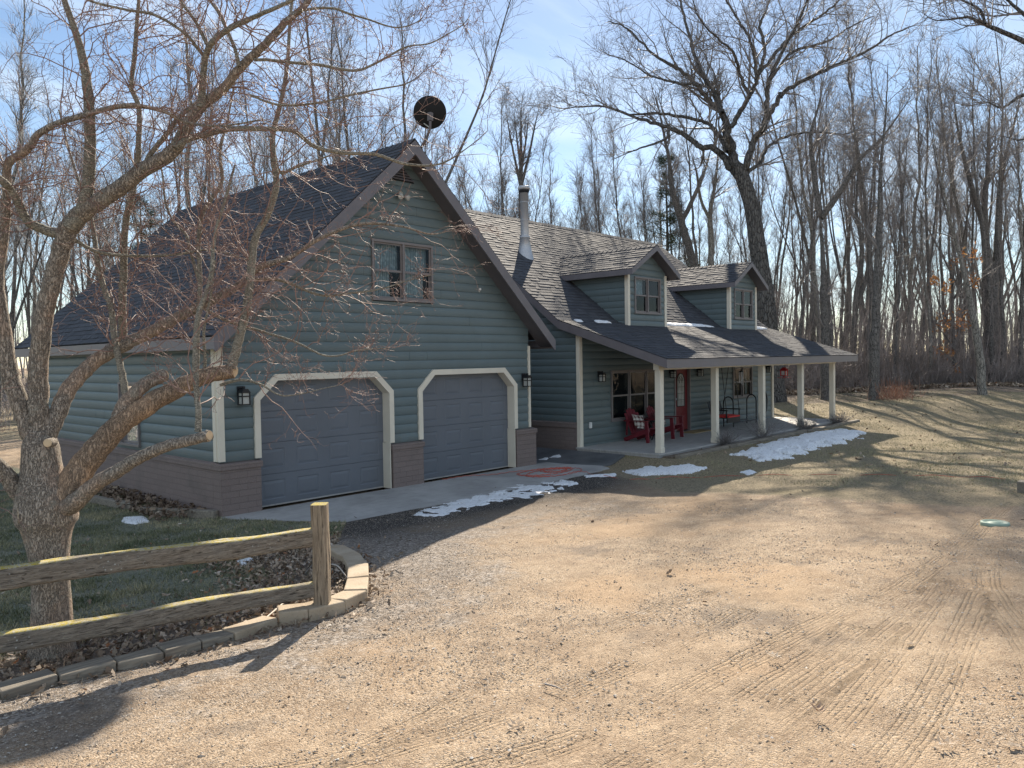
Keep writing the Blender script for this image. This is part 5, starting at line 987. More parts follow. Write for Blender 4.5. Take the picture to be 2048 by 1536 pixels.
    P1, R1 = grow(P, np.tile(np.array([[0, 0, 1.]]), (n, 1))+rng.normal(0, .05, (n, 3)), L, rng.uniform(.07, .2, n), np.full(n, .02), 9, .03, .0, rng); p, d, r, i, t = spawn(P1, R1, 12, .2, .7, rng)
    P2, R2 = grow(p, nrm(d+np.array([0, 0, .4])), rng.uniform(1, 4, len(p)), np.full(len(p), .026), np.full(len(p), .011), 4, .12, .05, rng); p, d, r, i, t = spawn(P2, R2, 3, .2, .7, rng); P3, R3 = grow(p, d, rng.uniform(.5, 1.8, len(p)), np.full(len(p), .011), np.full(len(p), .007), 2, .1, .05, rng)
    tag(link('treeline', tubes_mesh('treeline', [(P1, R1, 5), (P2, R2, 3), (P3, R3, 3)]), 'twig_wood'), 'far bare woods closing the view behind the trees', 'woods', kind='stuff')
# ------------------------------------------------------------------ fence, edging, bed
def build_fence():
    rng = np.random.default_rng(3); b = gp(645, 1229); D = float((b-CAM)@FW)
    T = thing('rail_fence', tuple(b), 'weathered split-rail fence with yellow lichen, ending in a square post', 'fence')
    def rough(pts, hw, hh, seed, name, mat, k=16, n=40, tilt=.0):
        P = smooth_path(pts, n); d = nrm(np.gradient(P, axis=0)); rows = []
        for i, (p, t) in enumerate(zip(P, d)):
            vert = abs(t[2]) > .8; u = nrm(np.cross(t, np.array([0, 0, 1.]) if not vert else FW*np.array([1, 1, 0]))); w = np.cross(u, t)
            if not vert and w[2] < 0: w = -w
            r = []
            for j in range(k*2):
                a = 2*PI*(j+.5)/(k*2); c, s = math.cos(a), math.sin(a); q = (abs(c)**9+abs(s)**9)**(-1/9.); f = 1+.26*(float(fbm(c*1.6+seed, s*1.6+i*.16, 3, seed))-.5)+.07*(float(vnoise(j*1.3+seed, i*.25, seed+3))-.5)
                r.append(p+u*c*q*hw*f+w*s*q*hh*f)
            rows.append(r)
        m = MB(); m.grid(rows, closed=True, smooth=True); m.face(rows[0], smooth=False); m.face(rows[-1][::-1], smooth=False); o = link(name, m.mesh(name), mat, T); return o
    top = at(646, 1006, D); h = float((CAM+ray(646, 1006)*D)[2]-b[2]); w = 36*D/FPX/2
    rough([b+np.array([0, 0, -.3]), b+np.array([0, 0, h*.4]), b+np.array([.0, 0, h])], w*.82, w*.95, 5, 'post', 'postwood', n=30)
    q = at(1, 1158, D*.785); a0 = at(640, 1072, D); u_hi = q-a0; a1 = at(640, 1177, D); lo = at(1, 1285, D*.785)-a1
    far = b+np.array([u_hi[0], u_hi[1], 0])*1.42; far[2] = gz(far[0], far[1])
    rough([far+np.array([0, 0, -.3]), far+np.array([0, 0, .5]), far+np.array([0, 0, 1.0])], w*.85, w, 8, 'post', 'postwood', n=24)
    rough([a0+u_hi*-.005, a0+u_hi*.35+np.array([0, 0, -.006]), a0+u_hi*.7+np.array([0, 0, .012]), a0+u_hi*1.05, a0+u_hi*1.42], .045, .074, 11, 'rail', 'rail', n=70)
    rough([a1+lo*-.005, a1+lo*.35+np.array([0, 0, .006]), a1+lo*.7+np.array([0, 0, -.004]), a1+lo*1.05, a1+lo*1.42], .048, .064, 17, 'rail', 'rail', n=70)
    return T, D
def build_edging():
    where = ['half out of view at the lower left corner', 'at the far left, weathered grey', 'below the crabapple trunk, leaves against its face', 'right of the crabapple trunk base', 'mossy, in the dip of the edging', 'beside the leaning dry stick', 'short grey one under the lower rail', 'left of the post foot, in its shadow', 'tan one lying right in front of the post foot', 'tan one at the outer corner of the curve', 'sunlit one just above the outer corner', 'sunlit speckled one at the middle of the curve', 'sunlit one near the chipped end of the curve', 'half shaded one behind the post', 'grey shaded last one behind the post']
    for i in range(1, len(EDGE)-1):
        (ax, ay), (bx, by) = EDGE[i], EDGE[i+1]; L = math.hypot(bx-ax, by-ay); dx, dy = (bx-ax)/L, (by-ay)/L; nx, ny = -dy, dx; g = .004; w = .17 if i < 8 else .21; hz = .075 if i < 8 else .10
        p = [(ax+dx*g, ay+dy*g), (bx-dx*g, by-dy*g), (bx-dx*g*2+nx*w, by-dy*g*2+ny*w), (ax+dx*g*2+nx*w, ay+dy*g*2+ny*w)]; rr = random.Random(i*7); za, zb = gz(ax, ay)+hz+rr.uniform(-.012, .012), gz(bx, by)+hz+rr.uniform(-.012, .012)
        z = [za, zb, zb+rr.uniform(-.01, .01), za+rr.uniform(-.01, .01)]; m = MB(); m.hexa([(q[0], q[1], min(za, zb)-.3) for q in p]+[(q[0], q[1], zz_) for q, zz_ in zip(p, z)])
        o = m.build('edging_block', 'block' if i >= 7 else 'timber', bevel=.012); tag(o, 'bed edging block '+where[(i-1) % len(where)], 'edging', 'edging blocks around the leaf bed')
def snow_patch(px, thick, label, seed, res=.035, rag=.5, holes=.0, group='snow patches on the ground'):
    P = [g2(*p) for p in px]; X = np.array(P); lo, hi = X.min(0)-.3, X.max(0)+.3; xs = np.arange(lo[0], hi[0], res); ys = np.arange(lo[1], hi[1], res); gx, gy = np.meshgrid(xs, ys); x, y = gx.ravel(), gy.ravel()
    ins = in_poly(x, y, P); d, _, _ = poly_d(x, y, P+[P[0]]); s = np.where(ins, d, -d); q = s+rag*(fbm(x*2.2, y*2.2, 4, seed)-.5)*.9+rag*.35*(fbm(x*9, y*9, 3, seed+5)-.5)-holes*sst(fbm(x*6, y*7, 3, seed+9), .52, .72)
    h = thick*np.sqrt(np.clip(q/.28, 0, 1))*(.75+.5*fbm(x*7, y*7, 3, seed+2)); base = np.where(in_poly(x, y, APRON) | in_poly(x, y, WALK), .021+.17*sst(x, 8.3, 9.1)*in_poly(x, y, WALK), H0(x, y)+.012); z = base+np.where(q > 0, h, -.03)
    n = len(x); idx = np.arange(n).reshape(len(ys), len(xs)); F = np.stack([idx[:-1, :-1], idx[:-1, 1:], idx[1:, 1:], idx[1:, :-1]], -1).reshape(-1, 4); k = (q[F] > 0).any(1); F = F[k]; u, inv = np.unique(F.ravel(), return_inverse=True)
    o = link('snow_patch', raw_mesh('snow_patch', np.stack([x, y, z], 1)[u], inv, np.full(len(F), 4), True), 'snow'); return tag(o, label, 'snow', group)
def roof_snow(x0, x1, y0, y1, thick, label, seed):
    n, m = int((x1-x0)/.05)+2, 14; rows = []
    for j in range(m):
        r = []
        for i in range(n):
            u, v = i/(n-1), j/(m-1); x = x0+(x1-x0)*u; y = y0+(y1-y0)*v+.07*(float(fbm(x*3, v*2, 3, seed))-.5)*math.sin(PI*u); e = min(1, math.sin(PI*u)*3)*math.sin(PI*min(1, max(0, v))); h = thick*math.sqrt(max(0, e))*(.7+.6*float(fbm(x*4, y*6, 3, seed+1))); yy = y0+(y-y0)*(0.35+.65*min(1, math.sin(PI*u)*2.2)); r.append((x, yy, roof_z(yy)+.006+h))
        rows.append(r)
    b = MB(); b.grid(rows); tag(b.build('snow_patch', 'snow'), label, 'snow', 'snow left on the porch roof')
def build_snow():
    snow_patch([(800, 1034), (870, 1015), (960, 992), (1040, 970), (1120, 960), (1160, 966), (1090, 992), (1000, 1003), (930, 1018), (850, 1036)], .016, 'long ragged streak of snow along the front edge of the concrete apron', 3, rag=.65, holes=1.1)
    snow_patch([(1245, 942), (1300, 933), (1390, 930), (1410, 936), (1370, 948), (1270, 952)], .045, 'oval snow patch between the apron corner and the porch', 7)
    snow_patch([(1455, 910), (1520, 890), (1600, 872), (1680, 860), (1735, 866), (1720, 878), (1640, 896), (1560, 918), (1530, 924), (1500, 914)], .07, 'largest snow patch, beside the timber edging below the porch', 11, rag=.5, holes=.35)
    snow_patch([(1070, 914), (1120, 913), (1130, 920), (1100, 924), (1072, 923)], .05, 'small snow patch on the dark walkway beside the garage pier', 15, rag=.2)
    snow_patch([(1165, 951), (1230, 948), (1232, 953), (1170, 956)], .03, 'thin snow scrap beside the orange cord', 17, rag=.25)
    snow_patch([(242, 1036), (285, 1034), (300, 1044), (270, 1050), (244, 1044)], .04, 'white snow patch on the shaded lawn beside the garage timbers', 19, rag=.12, res=.02)
    snow_patch([(470, 1124), (500, 1117), (512, 1121), (490, 1133), (472, 1132)], .035, 'small snow patch on the shaded lawn behind the top rail', 23, rag=.10, res=.02)
    snow_patch([(1480, 945), (1500, 940), (1515, 946), (1495, 951)], .03, 'tiny snow scrap below the largest snow patch', 29, rag=.15)
    roof_snow(13.55, 16.7, .26, .50, .06, 'long bank of snow between the two dormers', 3); roof_snow(10.45, 11.1, .26, .46, .05, 'short snow strip left of the first dormer', 5); roof_snow(19.35, 20.5, .24, .52, .07, 'snow bank on the roof past the second dormer', 8); roof_snow(9.62, 9.9, .28, .44, .05, 'tiny snow lump near the roof edge left of the dormers', 11)
# ------------------------------------------------------------------ porch furniture and small things
def chair(loc, rz, label):
    T = thing('adirondack_chair', (0, 0, 0), label, 'chair', 'red porch chairs')
    b = MB()
    for i in range(6): y0 = -.30+i*.10; z = .37-.028*i; b.hexa([(-.26, y0, z-.02), (.26, y0, z-.02), (.26, y0+.09, z-.045), (-.26, y0+.09, z-.045), (-.26, y0, z), (.26, y0, z), (.26, y0+.09, z-.025), (-.26, y0+.09, z-.025)])
    b.build('seat', 'redchair', T, bevel=.004); b = MB()
    for i in range(5):
        x = (i-2)*.105; hh = (.66, .76, .80, .76, .66)[i]; a = Vector((x, .22, .16)); d = Vector((x*.12, .42, .9)).normalized(); b.bar(a, a+d*hh*.94, .095, .02, (0, -1, .4))
    b.bar((-.26, .40, .50), (.26, .40, .50), .02, .06); b.build('backrest', 'redchair', T, bevel=.006)
    for s in (-1, 1):
        b = MB(); b.hexa([(s*.31-.06, -.34, .545), (s*.31+.06, -.34, .545), (s*.31+.04, .44, .525), (s*.31-.04, .44, .525), (s*.31-.06, -.34, .57), (s*.31+.06, -.34, .57), (s*.31+.04, .44, .55), (s*.31-.04, .44, .55)]); b.build('arm', 'redchair', T, bevel=.008)
        b = MB(); b.bar((s*.275, -.30, 0), (s*.295, -.27, .545), .035, .10, (0, 1, 0)); b.build('leg', 'redchair', T, bevel=.005)
        b = MB(); b.bar((s*.25, -.33, .33), (s*.25, .50, .03), .03, .11); b.bar((s*.275, .40, .16), (s*.29, .36, .54), .03, .05, (0, 1, 0)); b.build('leg', 'redchair', T, bevel=.005)
    T.location = loc; T.rotation_euler = (0, 0, rz)
def pillow(loc, rot, label):
    n = 12; b = MB(); S = .20
    for s in (1, -1):
        rows = [[(S*(2*i/n-1)*(1-.06*math.sin(PI*j/n)), S*(2*j/n-1)*(1-.06*math.sin(PI*i/n)), s*.075*(math.sin(PI*i/n)*math.sin(PI*j/n))**.5) for i in range(n+1)] for j in range(n+1)]; b.grid(rows if s > 0 else rows[::-1])
    o = b.build('throw_pillow', 'plaid'); o.location = loc; o.rotation_euler = rot; tag(o, label, 'pillow', 'plaid pillows')
def build_props():
    chair((11.25, -.62, ZF), -.12, 'red slatted porch chair left of the first porch post'); chair((12.42, -.55, ZF), .10, 'red slatted porch chair partly hidden by the corner post')
    pillow((11.26, -.42, ZF+.50), (math.radians(62), .15, -.2), 'red and white plaid pillow on the left porch chair'); pillow((12.40, -.36, ZF+.50), (math.radians(64), -.1, .2), 'red and white plaid pillow on the chair beside the front door')
    T = thing('side_table', (11.84, -.42, ZF), 'small dark folding table between the two red chairs', 'table'); b = MB(); b.lathe((11.84, -.42, ZF+.46), [(0, 0), (.21, 0), (.21, .022), (0, .024)], 24); b.build('table_top', 'black', T)
    for s in (-1, 1):
        b = MB(); b.bar((11.84-s*.2, -.42+.06*s, ZF), (11.84+s*.17, -.42+.06*s, ZF+.46), .025, .03); b.build('leg', 'black', T); b = MB(); b.bar((11.84-s*.2, -.42-.14*s, ZF), (11.84+s*.17, -.42-.14*s, ZF+.46), .025, .03); b.build('leg', 'black', T)
    # swing hung on chains
    x0, x1, y0, y1, z = 14.95, 15.75, -1.02, -.50, .60
    T = thing('porch_swing', (15.35, -.76, z), 'dark hanging porch swing with bright red seat cushion', 'swing'); b = MB()
    for i in range(5): b.box(x0, x1, y0+i*.105, y0+i*.105+.09, z, z+.025)
    b.box(x0, x1, y0, y0+.03, z-.13, z); b.build('seat', 'black', T); b = MB()
    for i in range(8): xx = x0+.04+i*.1; b.bar((xx, y1-.02, z+.02), (xx, y1+.12, z+.46+.05*math.sin(PI*i/7)), .07, .018, (0, 1, 0))
    b.build('backrest', 'black', T)
    for s in (x0, x1):
        b = MB(); b.bar((s, y0, z+.24), (s, y1+.06, z+.24), .05, .03); b.bar((s, y0+.03, z), (s, y0+.03, z+.24), .03, .03, (0, 1, 0)); b.build('arm', 'black', T)
        yc = (y0+y1)/2; zt = roof_z(yc)-.15
        for yy in (y0+.03, y1+.03):
            b = MB(); pts = [Vector((s, yy, z+.22)).lerp(Vector((s, yc, zt)), t/10) for t in range(11)]; b.tube(pts, .011, 5); b.build('chain', 'black', T)
    b = MB(); n = 10; rows = [[(x0+.03+(x1-x0-.06)*i/n, y0-.02+(y1-y0)*j/6, z+.03+.075*(math.sin(PI*i/n)**.3 if 0 < i < n else 0)*(math.sin(PI*(j+.3)/6.6)**.35)) for i in range(n+1)] for j in range(7)]; b.grid(rows); b.box(x0+.05, x1-.05, y0-.015, y1-.05, z+.027, z+.07); b.build('cushion', 'redcloth', T)
    # hoop firewood rack
    T = thing('firewood_rack', (16.8, -.42, ZF), 'empty black hoop-ended firewood rack between the swing and the porch end', 'rack')
    for xx in (16.15, 17.72):
        b = MB(); pts = [(xx, -.60, ZF), (xx, -.60, ZF+.70)]+[(xx, -.44-.16*math.cos(a), ZF+.72+.2*math.sin(a)) for a in np.linspace(0, PI, 11)]+[(xx, -.28, ZF+.70), (xx, -.28, ZF)]; b.tube(pts, .020, 8); b.build('hoop', 'black', T)
    for yy in (-.60, -.28):
        b = MB(); b.tube([(16.15, yy, ZF+.13), (17.72, yy, ZF+.13)], .018, 8); b.build('rail', 'black', T)
    b = MB(); pts = []
    for i in range(64): a = i*.42; pts.append((19.42+.20*math.sin(a)*(1+.12*math.sin(i*.9)), -.10-.01*math.sin(i*.5), .80+.36*math.cos(a)*(1+.06*math.sin(i*1.3))))
    b.tube(smooth_path(pts, 200), .010, 6); tag(b.build('garden_hose', 'black'), 'black hose looped on the wall past the firewood rack', 'hose')
    T = thing('bird_feeder', tuple(at(1568, 743, 24.2)), 'red lantern-shaped bird feeder hanging under the porch eave', 'bird feeder'); c = at(1568, 745, 24.2); x, y, zz_ = c
    b = MB(); b.box(x-.085, x+.085, y-.085, y+.085, zz_-.11, zz_-.09); b.box(x-.15, x+.15, y-.15, y+.15, zz_-.16, zz_-.15); b.tube([(x, y, zz_-.15), (x, y, zz_-.11)], .02, 8)
    for i in (-1, 1):
        for j in (-1, 1): b.box(x+i*.072-.014, x+i*.072+.014, y+j*.072-.014, y+j*.072+.014, zz_-.09, zz_+.06)
    b.box(x-.058, x+.058, y-.02, y+.02, zz_-.09, zz_+.06); b.build('body', 'redmetal', T); b = MB(); q = .11; b.hexa([(x-q, y-q, zz_+.06), (x+q, y-q, zz_+.06), (x+q, y+q, zz_+.06), (x-q, y+q, zz_+.06), (x-.03, y-.03, zz_+.16), (x+.03, y-.03, zz_+.16), (x+.03, y+.03, zz_+.16), (x-.03, y+.03, zz_+.16)]); b.build('roof', 'redmetal', T)
    b = MB(); b.tube([(x, y, zz_+.15), (x, y, roof_z(y)-.14 if y > YE else 2.2)], .006, 5); b.build('hanger', 'black', T); b = MB(); b.box(x-.05, x+.05, y-.065, y-.06, zz_-.08, zz_+.05); b.box(x-.065, x-.06, y-.05, y+.05, zz_-.08, zz_+.05); b.build('seed_pane', 'white', T)
    c = at(1482, 752, 24.0); x, y, zz_ = c; T = thing('wind_chime', tuple(c), 'wind chime hanging in front of the right porch window', 'wind chime'); b = MB(); b.lathe((x, y, zz_+.12), [(0, .06), (.06, .02), (.07, 0), (0, -.01)], 14); b.tube([(x, y, zz_+.15), (x, y, roof_z(y)-.15)], .005, 5); b.build('canopy', 'black', T)
    for i in range(5): a = 2*PI*i/5; b = MB(); b.tube([(x+.05*math.cos(a), y+.05*math.sin(a), zz_+.12), (x+.05*math.cos(a), y+.05*math.sin(a), zz_-.16-.03*i)], .011, 7); b.build('chime_tube', 'steel', T)
    b = MB(); b.box(13.72, 14.9, -.62, -.14, ZF+.0005, ZF+.014); tag(b.build('doormat', 'mat'), 'tan doormat lying in front of the red door', 'doormat')
    # satellite dish at the gable peak
    c = at(860, 227, 14.75); T = thing('satellite_dish', tuple(c), 'dark round satellite dish on a bent mast at the garage peak', 'satellite dish'); ax = Vector(nrm(np.array([.66, .50, .56])+RT*-.20)); b = MB(); pr = [(0, 0), (.10, .006), (.2, .026), (.29, .058), (.31, .066), (.312, .060), (.29, .048), (.2, .016), (.1, -.004), (0, -.012)]; b.lathe(c, pr, 40, ax); b.build('dish', 'dark', T)
    m0 = at(846, 296, 14.9); m0 = np.array([m0[0], -.1, 0.]); m0[0] = 4.06; m0[2] = g_top(4.06)+.08; cc = np.array(c)-np.array(ax)*.02; mm = np.array([cc[0]-.03, cc[1], cc[2]-.33]); b = MB(); b.tube(smooth_path([m0, .5*m0+.5*mm+np.array([0, 0, -.06]), mm, cc+np.array([0, 0, -.12])-np.array(ax)*.05], 16), .024, 10); b.tube([m0+np.array([.12, .1, -.14]), .45*m0+.55*mm], .010, 6); b.box(m0[0]-.06, m0[0]+.06, m0[1]-.05, m0[1]+.05, m0[2]-.03, m0[2]+.01); b.build('mast', 'soffit', T)
    b = MB(); q = cc-np.array(ax)*.03; b.box(q[0]-.04, q[0]+.04, q[1]-.04, q[1]+.04, q[2]-.12, q[2]+.03); b.build('bracket', 'soffit', T)
    b = MB(); e = np.array(c)+np.array(ax)*.30-RT*.24-UP*.16; b.tube([np.array(c)-UP*.28+np.array(ax)*.04, e-UP*.02], .012, 6); b.lathe(e, [(0, -.05), (.04, -.04), (.045, .04), (0, .05)], 12, -ax); b.lathe(e+RT*.07-UP*.02, [(0, -.04), (.03, -.03), (.035, .03), (0, .04)], 12, -ax); b.build('feed_arm', 'lampglass', T)
    # cord: a loose coil on the apron, then a long run over the lawn
    rng = np.random.default_rng(9); pts = [np.array([*g2(u, w), 0.]) for u, w in ((885, 962), (930, 955), (985, 952), (1040, 945))]
    c0 = np.array([*g2(1105, 945), 0.])
    for i in range(58): a = i*.75; r = .30+.22*math.sin(i*.37)+.1*rng.random(); pts.append(c0+np.array([r*1.5*math.cos(a), r*.75*math.sin(a)+.12*math.sin(i*.2), 0]))
    pts += [np.array([*g2(u, w), 0.]) for u, w in ((1180, 948), (1260, 960), (1340, 956), (1480, 953), (1600, 951), (1740, 951), (1880, 953), (2010, 958))]
    Q = smooth_path(pts, 620)
    for i in range(len(Q)): on = bool(in_poly(Q[i:i+1, 0], Q[i:i+1, 1], APRON)[0]); Q[i, 2] = (.032+.012*(i % 3 == 0) if on else gz(Q[i, 0], Q[i, 1])+.012+.014*math.sin(i*.9))
    b = MB(); b.tube(smooth_path(Q, 800), .0055, 5); tag(b.build('extension_cord', 'cord'), 'orange extension cord coiled on the apron and trailing across the lawn', 'cord')
    p = gp(1990, 1048); b = MB(); b.lathe(p+np.array([0, 0, .0]), [(.0, .024), (.06, .024), (.07, .014), (.12, .016), (.135, .030), (.15, .026), (.155, .010), (.15, -.05)], 32); tag(b.build('plastic_lid', 'lid'), 'round green plastic lid lying in the driveway', 'lid')
    p = gp(2052, 985); b = MB(); b.box(p[0]-.11, p[0]+.13, p[1]-.10, p[1]+.10, p[2]-.05, p[2]+.17); tag(b.build('wood_block', 'timber', bevel=.01), 'squared timber block on the grass at the right edge', 'block')
    # sticks in the leaf bed
    for k, (px, r, lab, mt) in enumerate((([(505, 1268), (540, 1245), (578, 1215), (596, 1196), (605, 1188)], .009, 'dry pale stick lying on the leaf bed left of the post', 'stickwhite'), ([(664, 1134), (676, 1146), (686, 1158), (697, 1164)], .010, 'white stick leaning behind the fence post', 'stickwhite'), ([(1090, 1372), (1110, 1378), (1126, 1384)], .006, 'thin dark twig lying on the driveway', 'twig_wood'), ([(610, 1152), (640, 1128), (652, 1118)], .006, 'thin bent twig behind the post on the lawn side', 'timber'))):
        P = np.array([gp(*q) for q in px]); P[:, 2] += (.012 if k == 2 else .03)+(.004 if k == 2 else .05)*np.sin(np.linspace(0, PI, len(P))); b = MB(); b.tube(smooth_path(P, 18), np.linspace(r, r*.4, 18), 6); tag(b.build('stick', mt), lab, 'stick')
    # single leaves on the driveway
    lv = [((1030, 1460), .085, .55, 'curled dead oak leaf casting a dark shadow near the bottom middle of the driveway', .6), ((1636, 1428), .07, .97, 'reddish dead leaf standing upright on the driveway', 1.2), ((1884, 1494), .08, .45, 'spidery dead leaf at the lower right of the driveway', .5), ((1280, 1233), .075, .6, 'dead leaf pair lying on the sandy middle of the driveway', .4), ((1548, 1318), .07, .8, 'pale dead leaf beside the tyre tread', .5), ((1708, 1172), .075, .45, 'dark dead leaf beside the worn wheel track', .5), ((1905, 1115), .09, .7, 'pale twisted leaf near the green lid', .7), ((1092, 1322), .06, .1, 'small black leaf in the left of the tyre treads', .5)]
    for k, (px, s, tn, lab, cu) in enumerate(lv):
        r2 = np.random.default_rng(60+k); p = gp(*px); o = [(0, -1), (.16, -.55), (.5, -.5), (.22, -.2), (.62, .05), (.25, .25), (.45, .6), (.12, .7), (0, 1.05)]; pts = [(a, b_) for a, b_ in o]+[(-a, b_) for a, b_ in o[-2:0:-1]]; a0 = r2.uniform(0, 6.28); b = MB()
        def lp(a, b_, dz=0): h = cu*s*(a*a*1.3+.35*b_*b_)+dz; return (p[0]+s*(a*math.cos(a0)-b_*math.sin(a0)), p[1]+s*(a*math.sin(a0)+b_*math.cos(a0)), p[2]+.02+h)
        for q in range(len(pts)): b.face([lp(0, .5*(pts[q][1]+pts[(q+1) % len(pts)][1])), lp(*pts[q]), lp(*pts[(q+1) % len(pts)])], tn)
        tag(b.build('dead_leaf', 'leaf', tint=True), lab, 'leaf', 'single leaves on the driveway')
    # timbers: porch bed and garage side bed
    xs = [9.35, 11.7, 14.1, 16.5, 18.9, 20.9]; ww = ['nearest the corner post', 'below the second porch post', 'in front of the twiggy shrub', 'behind the largest snow patch', 'at the far end of the porch bed']
    for i in range(5):
        b = MB(); y = -2.66-.03*(i % 2); b.box(xs[i]+.01, xs[i+1]-.01, y-.07, y+.07, -.1, .235+.01*(i % 3)); tag(b.build('landscape_timber', 'timber', bevel=.015), 'landscape timber '+ww[i], 'timber', 'timbers edging the porch bed')
    b = MB(); b.box(9.3, 20.7, -2.58, -2.33, -.1, .185); tag(b.build('bed_soil', 'ground'), kind='structure'); me = bpy.data.objects['bed_soil'].data; a_ = me.attributes.new('leaf', 'FLOAT', 'POINT'); a_.data.foreach_set('value', np.full(len(me.vertices), .6, np.float32)); a_ = me.attributes.new('tv', 'FLOAT', 'POINT'); a_.data.foreach_set('value', np.full(len(me.vertices), 9., np.float32))
    for a, c, lab in (((172, 1002), (268, 1020), 'landscape timber beside the garage wall, half buried in dead plants'), ((284, 1029), (434, 1036), 'landscape timber at the brick corner of the garage')):
        A, B_ = gp(*a), gp(*c); b = MB(); b.bar(A+np.array([0, 0, .04]), B_+np.array([0, 0, .04]), .13, .16); tag(b.build('landscape_timber', 'timber', bevel=.015), lab, 'timber', 'timbers edging the garage bed')
    # shrubs in the porch bed
    rg = np.random.default_rng(14)
    for (x, y, h, n, lab) in ((12.05, -2.47, .34, 60, 'low dark twiggy shrub at the foot of the second porch post'), (14.15, -2.46, .62, 34, 'tall sparse shrub with long bare stems before the third post'), (17.1, -2.46, .36, 70, 'dense dark shrub at the foot of the fourth porch post'), (19.72, -2.46, .34, 70, 'round dark shrub at the foot of the last porch post')):
        T = thing('shrub', (x, y, .18), lab, 'shrub', 'shrubs along the porch'); p0 = np.tile(np.array([[x, y, .17]]), (n, 1))+rg.normal(0, .05, (n, 3))*np.array([1, 1, 0]); P1, R1 = grow(p0, rg.normal(0, .75, (n, 3))*np.array([1, 1, .2])+np.array([0, 0, .8]), rg.uniform(.6, 1.2, n)*h*1.2, np.full(n, .0055), np.full(n, .003), 4, .14, 0, rg)
        p, d, r, i, t = spawn(P1, R1, 7, .2, .8, rg); P2, R2 = grow(p, d, rg.uniform(.06, .22, len(p))*h*2, np.full(len(p), .0035), np.full(len(p), .0022), 2, .2, 0, rg); link('stems', tubes_mesh('stems', [(P1, R1, 4)]), 'twig_wood', T)['kind'] = 'stuff'; link('twigs', tubes_mesh('twigs', [(P2, R2, 3)]), 'twig_wood', T)['kind'] = 'stuff'
